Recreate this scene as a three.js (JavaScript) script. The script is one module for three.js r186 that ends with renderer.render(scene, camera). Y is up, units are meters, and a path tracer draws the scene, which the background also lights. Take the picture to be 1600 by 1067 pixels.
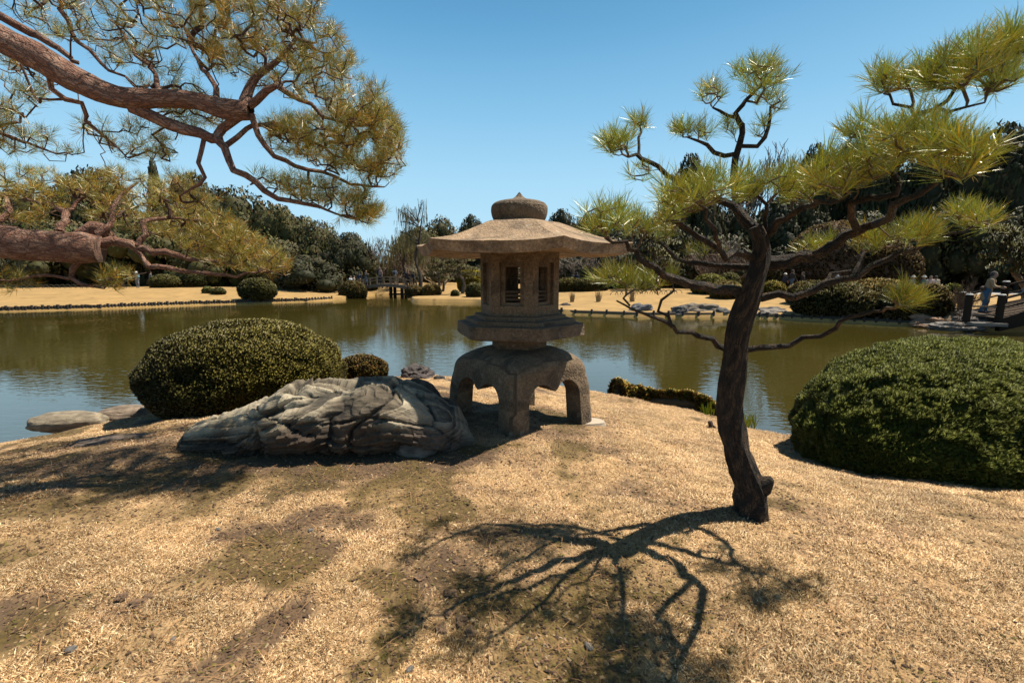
import * as THREE from 'three';
import { mergeGeometries, toCreasedNormals } from 'three/addons/utils/BufferGeometryUtils.js';
import { Brush, Evaluator, SUBTRACTION } from 'three-bvh-csg';

// ------------------------------------------------------------------ camera, sky, sun, exposure
const scene = new THREE.Scene();
const EYE = 2.5, FPX = 711, PITCH = THREE.MathUtils.degToRad(8.6);
const camera = new THREE.PerspectiveCamera(2 * Math.atan(533.5 / FPX) * 180 / Math.PI, 1600 / 1067, 0.05, 900);
camera.position.set(0, EYE, 0);
camera.lookAt(0, EYE - Math.sin(PITCH), -Math.cos(PITCH));
camera.focus = 4.9; camera.userData.fStop = 4;
const EXPOSURE = 1.9, SUN_POWER = 5.0;
const SUN_AZ = THREE.MathUtils.degToRad(70), SUN_EL = THREE.MathUtils.degToRad(62);   // to the right of straight ahead
const sunDir = new THREE.Vector3(Math.sin(SUN_AZ) * Math.cos(SUN_EL), Math.sin(SUN_EL), -Math.cos(SUN_AZ) * Math.cos(SUN_EL));
function makeSky() {
  const W = 512, H = 256, d = new Float32Array(W * H * 4);
  const mix = (a, b, t) => a + (b - a) * t;
  const stops = [[0, [0.60, 0.84, 0.96]], [5, [0.50, 0.79, 0.97]], [11, [0.40, 0.71, 0.94]], [18, [0.26, 0.56, 0.84]], [26, [0.135, 0.39, 0.67]], [36, [0.055, 0.21, 0.44]], [50, [0.026, 0.105, 0.25]], [70, [0.013, 0.055, 0.145]], [90, [0.010, 0.042, 0.115]]];
  for (let j = 0; j < H; j++) {
    const el = (j + 0.5) / H * 180 - 90, e = Math.max(0, el);
    let k = 0; while (k < stops.length - 2 && e > stops[k + 1][0]) k++;
    const t = Math.min(1, (e - stops[k][0]) / (stops[k + 1][0] - stops[k][0]));
    const c = [0, 1, 2].map((i) => mix(stops[k][1][i], stops[k + 1][1][i], t) / EXPOSURE);
    for (let i = 0; i < W; i++) {
      const az = ((i + 0.5) / W - 0.5) * Math.PI * 2, ce = Math.cos(el * Math.PI / 180);
      const dx = Math.cos(az) * ce, dz = Math.sin(az) * ce, dy = Math.sin(el * Math.PI / 180);
      const cs = Math.max(0, dx * sunDir.x + dy * sunDir.y + dz * sunDir.z);
      const g = 0.09 * Math.pow(cs, 5) + 0.30 * Math.pow(cs, 40);
      const o = (j * W + i) * 4;
      d[o] = c[0] + g * 0.9; d[o + 1] = c[1] + g; d[o + 2] = c[2] + g; d[o + 3] = 1;
    }
  }
  const t = new THREE.DataTexture(d, W, H, THREE.RGBAFormat, THREE.FloatType);
  t.mapping = THREE.EquirectangularReflectionMapping; t.magFilter = THREE.LinearFilter; t.minFilter = THREE.LinearFilter; t.needsUpdate = true;
  return t;
}
scene.background = makeSky(); scene.environment = scene.background;
const sun = new THREE.DirectionalLight(new THREE.Color(1, 0.91, 0.76), SUN_POWER);
sun.name = 'sun'; sun.position.copy(sunDir).multiplyScalar(60).add(new THREE.Vector3(0, 0, -6)); sun.target.position.set(0, 0, -6);
sun.castShadow = true; sun.shadow.mapSize.set(4096, 4096); sun.shadow.radius = 1;
Object.assign(sun.shadow.camera, { left: -40, right: 40, top: 40, bottom: -40, near: 1, far: 200 });
scene.add(sun, sun.target);
const renderer = new THREE.WebGLRenderer({ antialias: true });
renderer.setSize(1024, 682);
renderer.toneMapping = THREE.LinearToneMapping; renderer.toneMappingExposure = EXPOSURE;
renderer.shadowMap.enabled = true;

// ------------------------------------------------------------------ small helpers
const V = (x, y, z) => new THREE.Vector3(x, y, z);
const { sin, cos, PI, abs, min, max, sqrt, floor, pow, exp, hypot } = Math;
const clamp = (x, a = 0, b = 1) => min(b, max(a, x)), lerp = (a, b, t) => a + (b - a) * t;
const sstep = (a, b, x) => { const t = clamp((x - a) / (b - a)); return t * t * (3 - 2 * t); };
function rng(seed) { let s = seed >>> 0; return () => { s = (s + 0x6d2b79f5) >>> 0; let t = Math.imul(s ^ (s >>> 15), 1 | s); t = (t + Math.imul(t ^ (t >>> 7), 61 | t)) ^ t; return ((t ^ (t >>> 14)) >>> 0) / 4294967296; }; }
const PERM = new Uint8Array(512); { const r = rng(77), p = [...Array(256).keys()]; for (let i = 255; i > 0; i--) { const j = floor(r() * (i + 1)); [p[i], p[j]] = [p[j], p[i]]; } for (let i = 0; i < 512; i++) PERM[i] = p[i & 255]; }
const fade = (t) => t * t * t * (t * (t * 6 - 15) + 10);
function n3(x, y, z) {            // gradient noise, about -1..1
  const X = floor(x), Y = floor(y), Z = floor(z); x -= X; y -= Y; z -= Z;
  const u = fade(x), v = fade(y), w = fade(z), g = (i, j, k, dx, dy, dz) => { const h = PERM[PERM[PERM[(X + i) & 255] + ((Y + j) & 255)] + ((Z + k) & 255)] & 15; const a = h < 8 ? dx : dy, b = h < 4 ? dy : (h === 12 || h === 14 ? dx : dz); return ((h & 1) ? -a : a) + ((h & 2) ? -b : b); };
  return lerp(lerp(lerp(g(0, 0, 0, x, y, z), g(1, 0, 0, x - 1, y, z), u), lerp(g(0, 1, 0, x, y - 1, z), g(1, 1, 0, x - 1, y - 1, z), u), v),
    lerp(lerp(g(0, 0, 1, x, y, z - 1), g(1, 0, 1, x - 1, y, z - 1), u), lerp(g(0, 1, 1, x, y - 1, z - 1), g(1, 1, 1, x - 1, y - 1, z - 1), u), v), w);
}
const GX = new Float32Array(256), GY = new Float32Array(256); for (let i = 0; i < 256; i++) { GX[i] = 1.4 * cos(i / 128 * PI); GY[i] = 1.4 * sin(i / 128 * PI); }
function n2(x, y, px = 256, py = 256, s = 0) {   // periodic gradient noise
  const X = floor(x), Y = floor(y), fx = x - X, fy = y - Y, u = fade(fx), v = fade(fy);
  const x0 = ((X % px) + px) % px, y0 = ((Y % py) + py) % py, x1 = x0 + 1 === px ? 0 : x0 + 1, y1 = y0 + 1 === py ? 0 : y0 + 1;
  const a0 = PERM[(x0 + s) & 255], a1 = PERM[(x1 + s) & 255], A = PERM[(a0 + y0) & 511], B = PERM[(a1 + y0) & 511], C = PERM[(a0 + y1) & 511], D = PERM[(a1 + y1) & 511];
  return lerp(lerp(GX[A] * fx + GY[A] * fy, GX[B] * (fx - 1) + GY[B] * fy, u), lerp(GX[C] * fx + GY[C] * (fy - 1), GX[D] * (fx - 1) + GY[D] * (fy - 1), u), v);
}
const fbm2 = (x, y, o = 4, px = 256, py = 256, s = 0) => { let a = 1, f = 1, r = 0; for (let i = 0; i < o; i++) { r += a * n2(x * f, y * f, px * f, py * f, s + i * 17); a *= 0.5; f *= 2; } return r; };
const fbm3 = (x, y, z, o = 4) => { let a = 1, f = 1, r = 0; for (let i = 0; i < o; i++) { r += a * n3(x * f, y * f, z * f); a *= 0.5; f *= 2.03; } return r; };
const toS = (c) => 255 * clamp(c <= 0.0031308 ? c * 12.92 : 1.055 * pow(c, 1 / 2.4) - 0.055);
function tex(w, h, fn, colour = true) {       // fn gives linear r g b (or a grey)
  const d = new Uint8Array(w * h * 4);
  for (let j = 0; j < h; j++) for (let i = 0; i < w; i++) { const c = fn((i + 0.5) / w, (j + 0.5) / h), o = (j * w + i) * 4; if (colour) { d[o] = toS(c[0]); d[o + 1] = toS(c[1]); d[o + 2] = toS(c[2]); } else d[o] = d[o + 1] = d[o + 2] = 255 * clamp(c); d[o + 3] = 255; }
  const t = new THREE.DataTexture(d, w, h, THREE.RGBAFormat); t.wrapS = t.wrapT = THREE.RepeatWrapping; t.magFilter = THREE.LinearFilter; t.minFilter = THREE.LinearMipmapLinearFilter; t.generateMipmaps = true;
  if (colour) t.colorSpace = THREE.SRGBColorSpace; t.needsUpdate = true; return t;
}
const rgb = (r, g, b) => new THREE.Color().setRGB(r, g, b);
const TONE = 0.74, mat = (c, o = {}) => new THREE.MeshStandardMaterial({ color: new THREE.Color(c).multiplyScalar(TONE), roughness: 0.9, ...o });
const leafMat = (o = {}) => new THREE.MeshPhysicalMaterial({ color: rgb(TONE, TONE, TONE), vertexColors: true, roughness: 0.6, side: THREE.DoubleSide, ...o });
// pixel of the photograph -> place
const DIR = (px, py) => { const x = (px - 800) / FPX, y = (533.5 - py) / FPX; return [x, -sin(PITCH) + y * cos(PITCH), cos(PITCH) + y * sin(PITCH)]; };
const U = (px, py, zf) => { const d = DIR(px, py); return V(d[0] / d[2] * zf, EYE + d[1] / d[2] * zf, -zf); };
const XAT = (px, zf, y) => (px - 800) / FPX * (zf * cos(PITCH) + (EYE - y) * sin(PITCH));
const used = {};
const numbered = (n) => { const k = used[n] = (used[n] ?? -1) + 1; return k ? n + '_' + String(k).padStart(3, '0') : n; };
function shade(o) { o.traverse((m) => { if (m.isMesh) { m.castShadow = m.receiveShadow = true; } }); return o; }
function tag(o, label, category, group) { o.userData.label = label; o.userData.category = category; if (group) o.userData.group = group; return o; }
function thing(name, label, category, pos, turn = 0, group) { const g = new THREE.Group(); g.name = numbered(name); g.position.copy(pos); g.rotation.y = turn; scene.add(g); return tag(g, label, category, group); }
function part(name, geo, m, parent, kind) { const o = new THREE.Mesh(geo, m); o.name = name; o.castShadow = o.receiveShadow = true; if (kind) o.userData.kind = kind; parent.add(o); return o; }
function struct(name, geo, m) { const o = new THREE.Mesh(geo, m); o.name = name; o.userData.kind = 'structure'; o.castShadow = o.receiveShadow = true; scene.add(o); return o; }
function copyOf(t, label, group) { const c = t.clone(); c.name = numbered(t.name.replace(/_\d{3}$/, '')); scene.add(c); c.userData = { ...t.userData, label }; if (group) c.userData.group = group; return c; }
class MB {             // triangles with uv and colour
  constructor() { this.p = []; this.n = []; this.u = []; this.c = []; this.i = []; this.hasN = false; }
  v(x, y, z, u = 0, w = 0, c = null, n = null) { this.p.push(x, y, z); this.u.push(u, w); if (c) this.c.push(c[0], c[1], c[2]); if (n) { this.hasN = true; this.n.push(n[0], n[1], n[2]); } return this.p.length / 3 - 1; }
  t(a, b, c) { this.i.push(a, b, c); }
  q(a, b, c, d) { this.i.push(a, b, c, a, c, d); }
  geo() { const g = new THREE.BufferGeometry(); g.setAttribute('position', new THREE.Float32BufferAttribute(this.p, 3)); g.setAttribute('uv', new THREE.Float32BufferAttribute(this.u, 2)); if (this.c.length) g.setAttribute('color', new THREE.Float32BufferAttribute(this.c, 3)); g.setIndex(this.i); if (this.hasN) g.setAttribute('normal', new THREE.Float32BufferAttribute(this.n, 3)); else g.computeVertexNormals(); return g; }
}
function tube(mb, pts, rad, sides, rough = 0, seed = 0, col = null) {      // one tapering limb through the points
  const N = pts.length; if (N < 2) return;
  let t = pts[1].clone().sub(pts[0]).normalize(), a = abs(t.y) < 0.9 ? V(0, 1, 0) : V(1, 0, 0), nrm = a.clone().cross(t).normalize();
  let len = 0, prev = null;
  for (let k = 0; k < N; k++) {
    const tk = (k === 0 ? pts[1].clone().sub(pts[0]) : k === N - 1 ? pts[k].clone().sub(pts[k - 1]) : pts[k + 1].clone().sub(pts[k - 1])).normalize();
    nrm.addScaledVector(tk, -nrm.dot(tk)); if (nrm.lengthSq() < 1e-8) nrm.set(tk.y, tk.z, tk.x).cross(tk); nrm.normalize();
    const b = tk.clone().cross(nrm); if (k) len += pts[k].distanceTo(pts[k - 1]);
    const ring = [];
    for (let s = 0; s <= sides; s++) {
      const an = s / sides * 2 * PI, ca = cos(an), sa = sin(an); let r = rad[k];
      if (rough) r *= 1 + rough * fbm3(ca * 2 + seed, sa * 2 + seed * 0.7, len * 4 + seed * 3, 3);
      const w = [pts[k].x + (nrm.x * ca + b.x * sa) * r, pts[k].y + (nrm.y * ca + b.y * sa) * r, pts[k].z + (nrm.z * ca + b.z * sa) * r];
      ring.push(mb.v(w[0], w[1], w[2], s / sides * max(0.1, 2 * PI * rad[0]), len, col));
    }
    if (prev) for (let s = 0; s < sides; s++) mb.q(prev[s], prev[s + 1], ring[s + 1], ring[s]);
    prev = ring;
  }
  const tip = mb.v(pts[N - 1].x, pts[N - 1].y, pts[N - 1].z, 0, len, col); for (let s = 0; s < sides; s++) mb.t(prev[s], prev[s + 1], tip);
}
function smooth(pts, rad, step) {      // Catmull-Rom through points, radii follow
  const c = new THREE.CatmullRomCurve3(pts, false, 'centripetal'), n = max(2, Math.ceil(c.getLength() / step)), P = [], R = [];
  for (let i = 0; i <= n; i++) { const t = i / n; P.push(c.getPoint(t)); const f = t * (pts.length - 1), k = min(pts.length - 2, floor(f)); R.push(lerp(rad[k], rad[k + 1], f - k)); }
  return [P, R];
}
function boxUV(g, s = 1) {             // uv in metres from the face that a normal points to
  const p = g.attributes.position, n = g.attributes.normal, u = new Float32Array(p.count * 2);
  for (let i = 0; i < p.count; i++) { const ax = abs(n.getX(i)), ay = abs(n.getY(i)), az = abs(n.getZ(i)); const x = p.getX(i), y = p.getY(i), z = p.getZ(i); if (ay >= ax && ay >= az) { u[2 * i] = x * s; u[2 * i + 1] = z * s; } else if (ax >= az) { u[2 * i] = z * s; u[2 * i + 1] = y * s; } else { u[2 * i] = x * s; u[2 * i + 1] = y * s; } }
  g.setAttribute('uv', new THREE.BufferAttribute(u, 2)); return g;
}
const box = (w, h, d, x = 0, y = 0, z = 0) => boxUV(new THREE.BoxGeometry(w, h, d).translate(x, y, z));
function instanced(name, geo, m, mats, cols, parent) {
  const o = new THREE.InstancedMesh(geo, m, mats.length / 16); o.instanceMatrix.array.set(mats);
  if (cols) { const c = new THREE.InstancedBufferAttribute(new Float32Array(cols), 3); o.instanceColor = c; }
  o.name = name; o.userData.kind = 'stuff'; o.castShadow = o.receiveShadow = true; parent.add(o); return o;
}
const M4 = new THREE.Matrix4(), QT = new THREE.Quaternion(), UPV = V(0, 1, 0);
function pushM(arr, pos, dir, spin, sx, sy = sx, sz = sx) {          // +y of the copy points along dir
  QT.setFromUnitVectors(UPV, dir); const q2 = new THREE.Quaternion().setFromAxisAngle(UPV, spin);
  M4.compose(pos, QT.clone().multiply(q2), V(sx, sy, sz)); for (let i = 0; i < 16; i++) arr.push(M4.elements[i]);
}

// ------------------------------------------------------------------ the lie of the land
const NEAR = [[-80, 3], [-20, 4], [-9, 5], [-6.68, 5.67], [-5.71, 6.81], [-4.6, 7.9], [-3.2, 9.2], [-2.1, 9.6], [-0.3, 9.3], [1.55, 8.27], [3.15, 6.87], [3.73, 5.95], [5.5, 5.7], [9, 5.2], [20, 4], [80, 3]];
const FAR = [[-160, 10], [-60, 22], [-32.9, 29.3], [-28.6, 31.6], [-24.6, 35.2], [-17.7, 39.6], [-16, 42.8], [-15.5, 51], [-10.2, 51], [-9.3, 42], [-8.3, 39.6], [-3, 39], [0.5, 33], [3.1, 27.7], [7.2, 25.9], [12.5, 25.6], [14.7, 24.6], [19, 21.3], [20.6, 19.4], [30, 17.5], [60, 15], [160, 12]];
const along = (L, x) => { let k = 0; while (k < L.length - 2 && x > L[k + 1][0]) k++; return lerp(L[k][1], L[k + 1][1], (x - L[k][0]) / (L[k + 1][0] - L[k][0])); };
const toLine = (L, x, z) => { let b = 1e9; for (let k = 0; k < L.length - 1; k++) { const [ax, az] = L[k], [bx, bz] = L[k + 1], dx = bx - ax, dz = bz - az, t = clamp(((x - ax) * dx + (z - az) * dz) / (dx * dx + dz * dz)); const d = hypot(x - ax - dx * t, z - az - dz * t); if (d < b) b = d; } return b; };
function nearH(x, zf) {
  let d = toLine(NEAR, x, zf) * (zf < along(NEAR, x) ? 1 : -1);
  d += 0.12 * n2(x * 1.3, zf * 1.3) + 0.05 * n2(x * 4, zf * 4);
  if (d < 0) return max(-0.7, 0.28 + d * 1.6);
  let y = 0.28 + 0.12 * sstep(0, 0.35, d) + 0.6 * sstep(0.2, 4.2, d);
  y += 0.018 * n2(x * 1.7 + 9, zf * 1.7) + 0.010 * n2(x * 5, zf * 5, 256, 256, 40) + 0.006 * n2(x * 13, zf * 13, 256, 256, 80);
  return y;
}
function farH(x, zf) {
  let d = toLine(FAR, x, zf) * (zf > along(FAR, x) ? 1 : -1);
  if (d < 0) return max(-0.8, 0.26 + d * 1.5);
  return 0.26 + 0.06 * sstep(0, 0.5, d) + 0.62 * sstep(0.3, 13, d) + 0.04 * n2(x * 0.3, zf * 0.3) + sstep(45, 140, d) * 3;
}
function G(px, py) { const d = DIR(px, py); let lo = 0.6, t = 0.6; for (; t < 14; t += 0.05) { if (EYE + d[1] * t < nearH(d[0] * t, d[2] * t)) break; lo = t; } for (let k = 0, a = lo, b = t; k < 12; k++) { const m = (a + b) / 2; if (EYE + d[1] * m < nearH(d[0] * m, d[2] * m)) b = m; else a = m; t = m; } const x = d[0] * t, zf = d[2] * t; return V(x, nearH(x, zf), -zf); }
const F = (px, zf) => { let y = 0.8; for (let k = 0; k < 3; k++) y = farH(XAT(px, zf, y), zf); return V(XAT(px, zf, y), y, -zf); };
const farSize = (p, zf) => p / FPX * (zf * cos(PITCH) + 1.6 * sin(PITCH));

// patches of moss and of bare soil on the near lawn (pixels: centre, half sizes)
const patch = (L) => L.map(([px, py, rx, ry, s]) => { const c = G(px, py), a = G(px + rx, py), b = G(px, py - ry); return [c.x, -c.z, abs(a.x - c.x), max(0.08, abs(b.z - c.z)), s]; });
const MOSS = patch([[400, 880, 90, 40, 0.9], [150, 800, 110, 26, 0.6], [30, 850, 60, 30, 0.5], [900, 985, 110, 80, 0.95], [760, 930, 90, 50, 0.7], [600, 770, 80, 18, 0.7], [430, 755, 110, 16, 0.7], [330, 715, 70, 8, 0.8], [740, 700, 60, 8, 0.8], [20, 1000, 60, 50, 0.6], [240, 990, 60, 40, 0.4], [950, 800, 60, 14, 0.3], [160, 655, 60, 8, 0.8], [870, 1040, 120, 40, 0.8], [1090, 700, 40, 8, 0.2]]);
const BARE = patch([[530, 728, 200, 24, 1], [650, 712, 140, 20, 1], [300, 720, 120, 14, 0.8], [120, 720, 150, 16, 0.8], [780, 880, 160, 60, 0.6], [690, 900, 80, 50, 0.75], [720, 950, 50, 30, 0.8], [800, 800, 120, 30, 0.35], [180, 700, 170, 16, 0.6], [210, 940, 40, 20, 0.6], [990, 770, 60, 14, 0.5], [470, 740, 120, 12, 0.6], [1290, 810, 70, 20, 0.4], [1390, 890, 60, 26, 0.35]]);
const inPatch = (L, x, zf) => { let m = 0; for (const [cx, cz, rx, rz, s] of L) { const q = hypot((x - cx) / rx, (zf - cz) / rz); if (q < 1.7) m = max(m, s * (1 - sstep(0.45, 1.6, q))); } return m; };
const LANTERN = V(0.075, 0, -4.8); LANTERN.y = nearH(0.075, 4.8) - 0.01;
function cover(x, zf) {     // [moss, bare] 0..1
  const w = 0.5 * n2(x * 3, zf * 3, 256, 256, 5) + 0.3 * n2(x * 9, zf * 9, 256, 256, 25);
  const wx = x + 0.16 * n2(x * 2.6, zf * 2.6, 256, 256, 111) + 0.08 * n2(x * 7, zf * 7, 256, 256, 113), wz = zf + 0.16 * n2(x * 2.6, zf * 2.6, 256, 256, 121) + 0.08 * n2(x * 7, zf * 7, 256, 256, 123); let m = inPatch(MOSS, wx, wz), b = inPatch(BARE, wx, wz);
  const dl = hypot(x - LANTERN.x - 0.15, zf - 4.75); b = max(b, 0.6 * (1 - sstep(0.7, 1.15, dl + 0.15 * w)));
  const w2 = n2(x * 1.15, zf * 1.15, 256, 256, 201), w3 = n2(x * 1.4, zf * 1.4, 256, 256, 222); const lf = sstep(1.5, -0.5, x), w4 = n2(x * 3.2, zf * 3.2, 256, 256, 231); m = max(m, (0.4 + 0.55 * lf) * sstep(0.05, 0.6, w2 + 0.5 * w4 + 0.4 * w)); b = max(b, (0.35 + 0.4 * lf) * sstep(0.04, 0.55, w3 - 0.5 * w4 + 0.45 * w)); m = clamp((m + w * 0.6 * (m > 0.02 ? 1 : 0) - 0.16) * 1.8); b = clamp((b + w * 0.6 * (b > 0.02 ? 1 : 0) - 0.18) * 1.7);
  const d = toLine(NEAR, x, zf); if (d < 0.5) b = max(b, 0.8 * (1 - d / 0.5));
  return [m, b];
}

const CW = 800, CH = 600, COV = new Float32Array(CW * CH * 2); for (let j = 0; j < CH; j++) for (let i = 0; i < CW; i++) { const c = cover((i + 0.5) / CW * 16 - 8, (j + 0.5) / CH * 12); COV[(j * CW + i) * 2] = c[0]; COV[(j * CW + i) * 2 + 1] = c[1]; }
function coverAt(x, zf) { const u = clamp((x + 8) / 16 * CW - 0.5, 0, CW - 1.01), v = clamp(zf / 12 * CH - 0.5, 0, CH - 1.01), i = floor(u), j = floor(v), a = u - i, b = v - j, q = (k, l, c) => COV[((j + l) * CW + i + k) * 2 + c]; return [0, 1].map((c) => lerp(lerp(q(0, 0, c), q(1, 0, c), a), lerp(q(0, 1, c), q(1, 1, c), a), b)); }

// ------------------------------------------------------------------ ground, bank, water
{
  const cells = (lo, hi, fine, a, b) => { const r = []; let x = a; while (x < b) { r.push(x); x += fine; } let s = fine; let y = b; while (y < hi) { r.push(y); s *= 1.25; y += s; } r.push(hi); s = fine; y = a; const l = []; while (y > lo) { s *= 1.25; y -= s; l.push(max(lo, y)); } return [...l.reverse(), ...r]; };
  const xs = cells(-80, 80, 0.05, -7.5, 6.5), zs = cells(-60, 11.5, 0.05, 1.0, 10.2);
  const mb = new MB();
  for (const z of zs) for (const x of xs) mb.v(x, nearH(x, z), -z, (x + 8) / 16, z / 12);
  const W = xs.length; for (let j = 0; j < zs.length - 1; j++) for (let i = 0; i < W - 1; i++) mb.q(j * W + i, j * W + i + 1, (j + 1) * W + i + 1, (j + 1) * W + i);
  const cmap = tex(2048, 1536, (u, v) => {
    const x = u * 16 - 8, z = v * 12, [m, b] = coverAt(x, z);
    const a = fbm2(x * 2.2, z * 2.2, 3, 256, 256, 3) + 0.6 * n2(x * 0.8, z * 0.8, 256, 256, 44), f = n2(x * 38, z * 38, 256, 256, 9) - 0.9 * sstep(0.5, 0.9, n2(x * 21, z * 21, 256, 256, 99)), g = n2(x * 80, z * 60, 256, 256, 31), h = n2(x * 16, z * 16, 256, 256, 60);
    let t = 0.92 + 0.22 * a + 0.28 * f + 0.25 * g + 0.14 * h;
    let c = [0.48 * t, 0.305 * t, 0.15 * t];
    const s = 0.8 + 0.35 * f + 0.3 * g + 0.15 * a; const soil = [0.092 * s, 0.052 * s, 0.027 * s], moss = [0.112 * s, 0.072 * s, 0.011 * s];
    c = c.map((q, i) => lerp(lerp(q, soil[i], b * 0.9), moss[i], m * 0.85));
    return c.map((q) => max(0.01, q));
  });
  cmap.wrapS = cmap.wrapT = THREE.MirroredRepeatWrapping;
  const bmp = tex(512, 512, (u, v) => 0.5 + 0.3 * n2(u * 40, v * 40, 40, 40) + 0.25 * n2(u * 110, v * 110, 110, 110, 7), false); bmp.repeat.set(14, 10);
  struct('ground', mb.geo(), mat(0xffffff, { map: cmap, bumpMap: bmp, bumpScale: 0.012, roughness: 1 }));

  const fb = new MB(), cols = []; for (let x = -160; x < 160; x += abs(x) < 36 ? 0.4 : 3) cols.push(x); cols.push(160);
  const offs = [-2.5, -0.8, -0.3, 0, 0.12, 0.3, 0.6, 1, 1.6, 2.4, 3.5, 5, 7, 9, 12, 15, 19, 24, 30, 38, 50, 70, 100, 150, 260, 500];
  for (const x of cols) for (const o of offs) { const z = along(FAR, x) + o; fb.v(x, farH(x, z), -z, x / 9, z / 9); }
  const n = offs.length; for (let i = 0; i < cols.length - 1; i++) for (let j = 0; j < n - 1; j++) fb.q(i * n + j, (i + 1) * n + j, (i + 1) * n + j + 1, i * n + j + 1);
  const fm = tex(512, 512, (u, v) => { const t = 1 + 0.20 * fbm2(u * 6, v * 6, 4, 6, 6) - 0.35 * sstep(0.45, 0.75, n2(u * 14, v * 20, 14, 20, 66)) + 0.10 * n2(u * 90, v * 90, 90, 90, 4) + 0.06 * n2(u * 30, v * 30, 30, 30, 8); return [0.365 * t, 0.225 * t, 0.076 * t]; });
  struct('far_bank', fb.geo(), mat(0xffffff, { map: fm, roughness: 1 }));

  const wb = tex(1024, 1024, (u, v) => {
    let r = 0; const k = 0.35 * n2(u * 5, v * 5, 5, 5, 90), amp = 0.55 + 0.6 * n2(u * 2, v * 2, 2, 2, 33);
    r += 0.30 * n2(u * 14 + k, v * 34, 14, 34, 11) + 0.30 * n2(u * 30, v * 80 + k * 3, 30, 80, 23) + 0.18 * n2(u * 60, v * 150, 60, 150, 41) + 0.06 * n2(u * 120, v * 260, 120, 260, 51);
    return 0.5 + r * amp * 0.6;
  }, false);
  wb.repeat.set(1, 1);
  const wg = new THREE.PlaneGeometry(330, 120, 1, 1).rotateX(-PI / 2).translate(0, 0, -48); const wu = wg.attributes.uv, wp = wg.attributes.position; for (let i = 0; i < 4; i++) wu.setXY(i, wp.getX(i) / 8, wp.getZ(i) / 8);
  struct('water', wg, new THREE.MeshPhysicalMaterial({ color: rgb(0.042, 0.034, 0.007), roughness: 0.03, ior: 2.2, bumpMap: wb, bumpScale: 0.0085 }));
}

// ------------------------------------------------------------------ stone lantern
const stoneMap = tex(1024, 1024, (u, v) => {
  const a = fbm2(u * 5, v * 5, 4, 5, 5, 2), f = n2(u * 150, v * 150, 150, 150, 9), g = n2(u * 240, v * 240, 240, 240, 14), st = sstep(0.1, 0.8, fbm2(u * 3, v * 3, 4, 3, 3, 71));
  const m5 = n2(u * 45, v * 45, 45, 45, 27), m6 = n2(u * 22, v * 22, 22, 22, 37); let t = 1 + 0.20 * a + 0.22 * f + 0.2 * g + 0.34 * m5 + 0.16 * m6; const w = sstep(0.40, 0.8, n2(u * 60, v * 60, 60, 60, 88) + 0.3 * m6);
  const li = sstep(0.55, 0.9, fbm2(u * 7, v * 7, 4, 7, 7, 133)) * 0.10, dk = 1 - 0.45 * sstep(0.25, 0.8, fbm2(u * 2, v * 5, 4, 2, 5, 151)); t *= dk; return [li + lerp(0.235, 0.125, st) * t + 0.09 * w, li + lerp(0.160, 0.084, st) * t + 0.075 * w, 0.8 * li + lerp(0.094, 0.050, st) * t + 0.055 * w].map((q) => max(0.02, q));
});
const stoneBump = tex(512, 512, (u, v) => 0.5 + 0.28 * n2(u * 80, v * 80, 80, 80, 5) + 0.28 * n2(u * 36, v * 36, 36, 36, 15) + 0.2 * fbm2(u * 8, v * 8, 3, 8, 8, 44), false);
const M = {
  stone: mat(rgb(0.74, 0.74, 0.74), { map: stoneMap, bumpMap: stoneBump, bumpScale: 0.011, roughness: 1 }),  // base stone, its colour darkened to paint in the shade below the roof
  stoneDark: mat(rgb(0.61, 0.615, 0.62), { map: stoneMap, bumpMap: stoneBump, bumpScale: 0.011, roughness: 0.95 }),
  stoneSunlit: mat(rgb(1.34, 1.32, 1.32), { map: stoneMap, bumpMap: stoneBump, bumpScale: 0.012, roughness: 0.95 }),  // same stone map, colour raised to paint sunlight onto the roof
};
const A0 = -42.6 * PI / 180;
const hexF = (phi) => { const q = ((phi % (PI / 3)) + PI / 3) % (PI / 3); return cos(PI / 6) / cos(q - PI / 6); };
const cornerness = (phi) => { const q = ((phi % (PI / 3)) + PI / 3) % (PI / 3); return abs(q - PI / 6) / (PI / 6); };
function hexTier(levels) {         // [radius, height] from bottom to top, sharp hexagon with eased edges
  const mb = new MB(), per = 8, N = 6 * per;
  const rows = levels.map(([R, h]) => { const r = []; for (let k = 0; k <= N; k++) { const phi = k / N * 2 * PI, f = R * hexF(phi) * (1 - 0.006 * pow(cornerness(phi), 6)); r.push(mb.v(sin(phi + A0) * f, h + 0.003 * n3(phi * 3, h * 9, 2), cos(phi + A0) * f)); } return r; });
  for (let j = 0; j < rows.length - 1; j++) for (let k = 0; k < N; k++) mb.q(rows[j][k], rows[j][k + 1], rows[j + 1][k + 1], rows[j + 1][k]);
  for (const [row, flip] of [[rows[0], 1], [rows[rows.length - 1], 0]]) { const c = mb.v(0, levels[flip ? 0 : levels.length - 1][1], 0); for (let k = 0; k < N; k++) flip ? mb.t(c, row[k + 1], row[k]) : mb.t(c, row[k], row[k + 1]); }
  return boxUV(toCreasedNormals(mb.geo(), 0.35));
}
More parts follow.
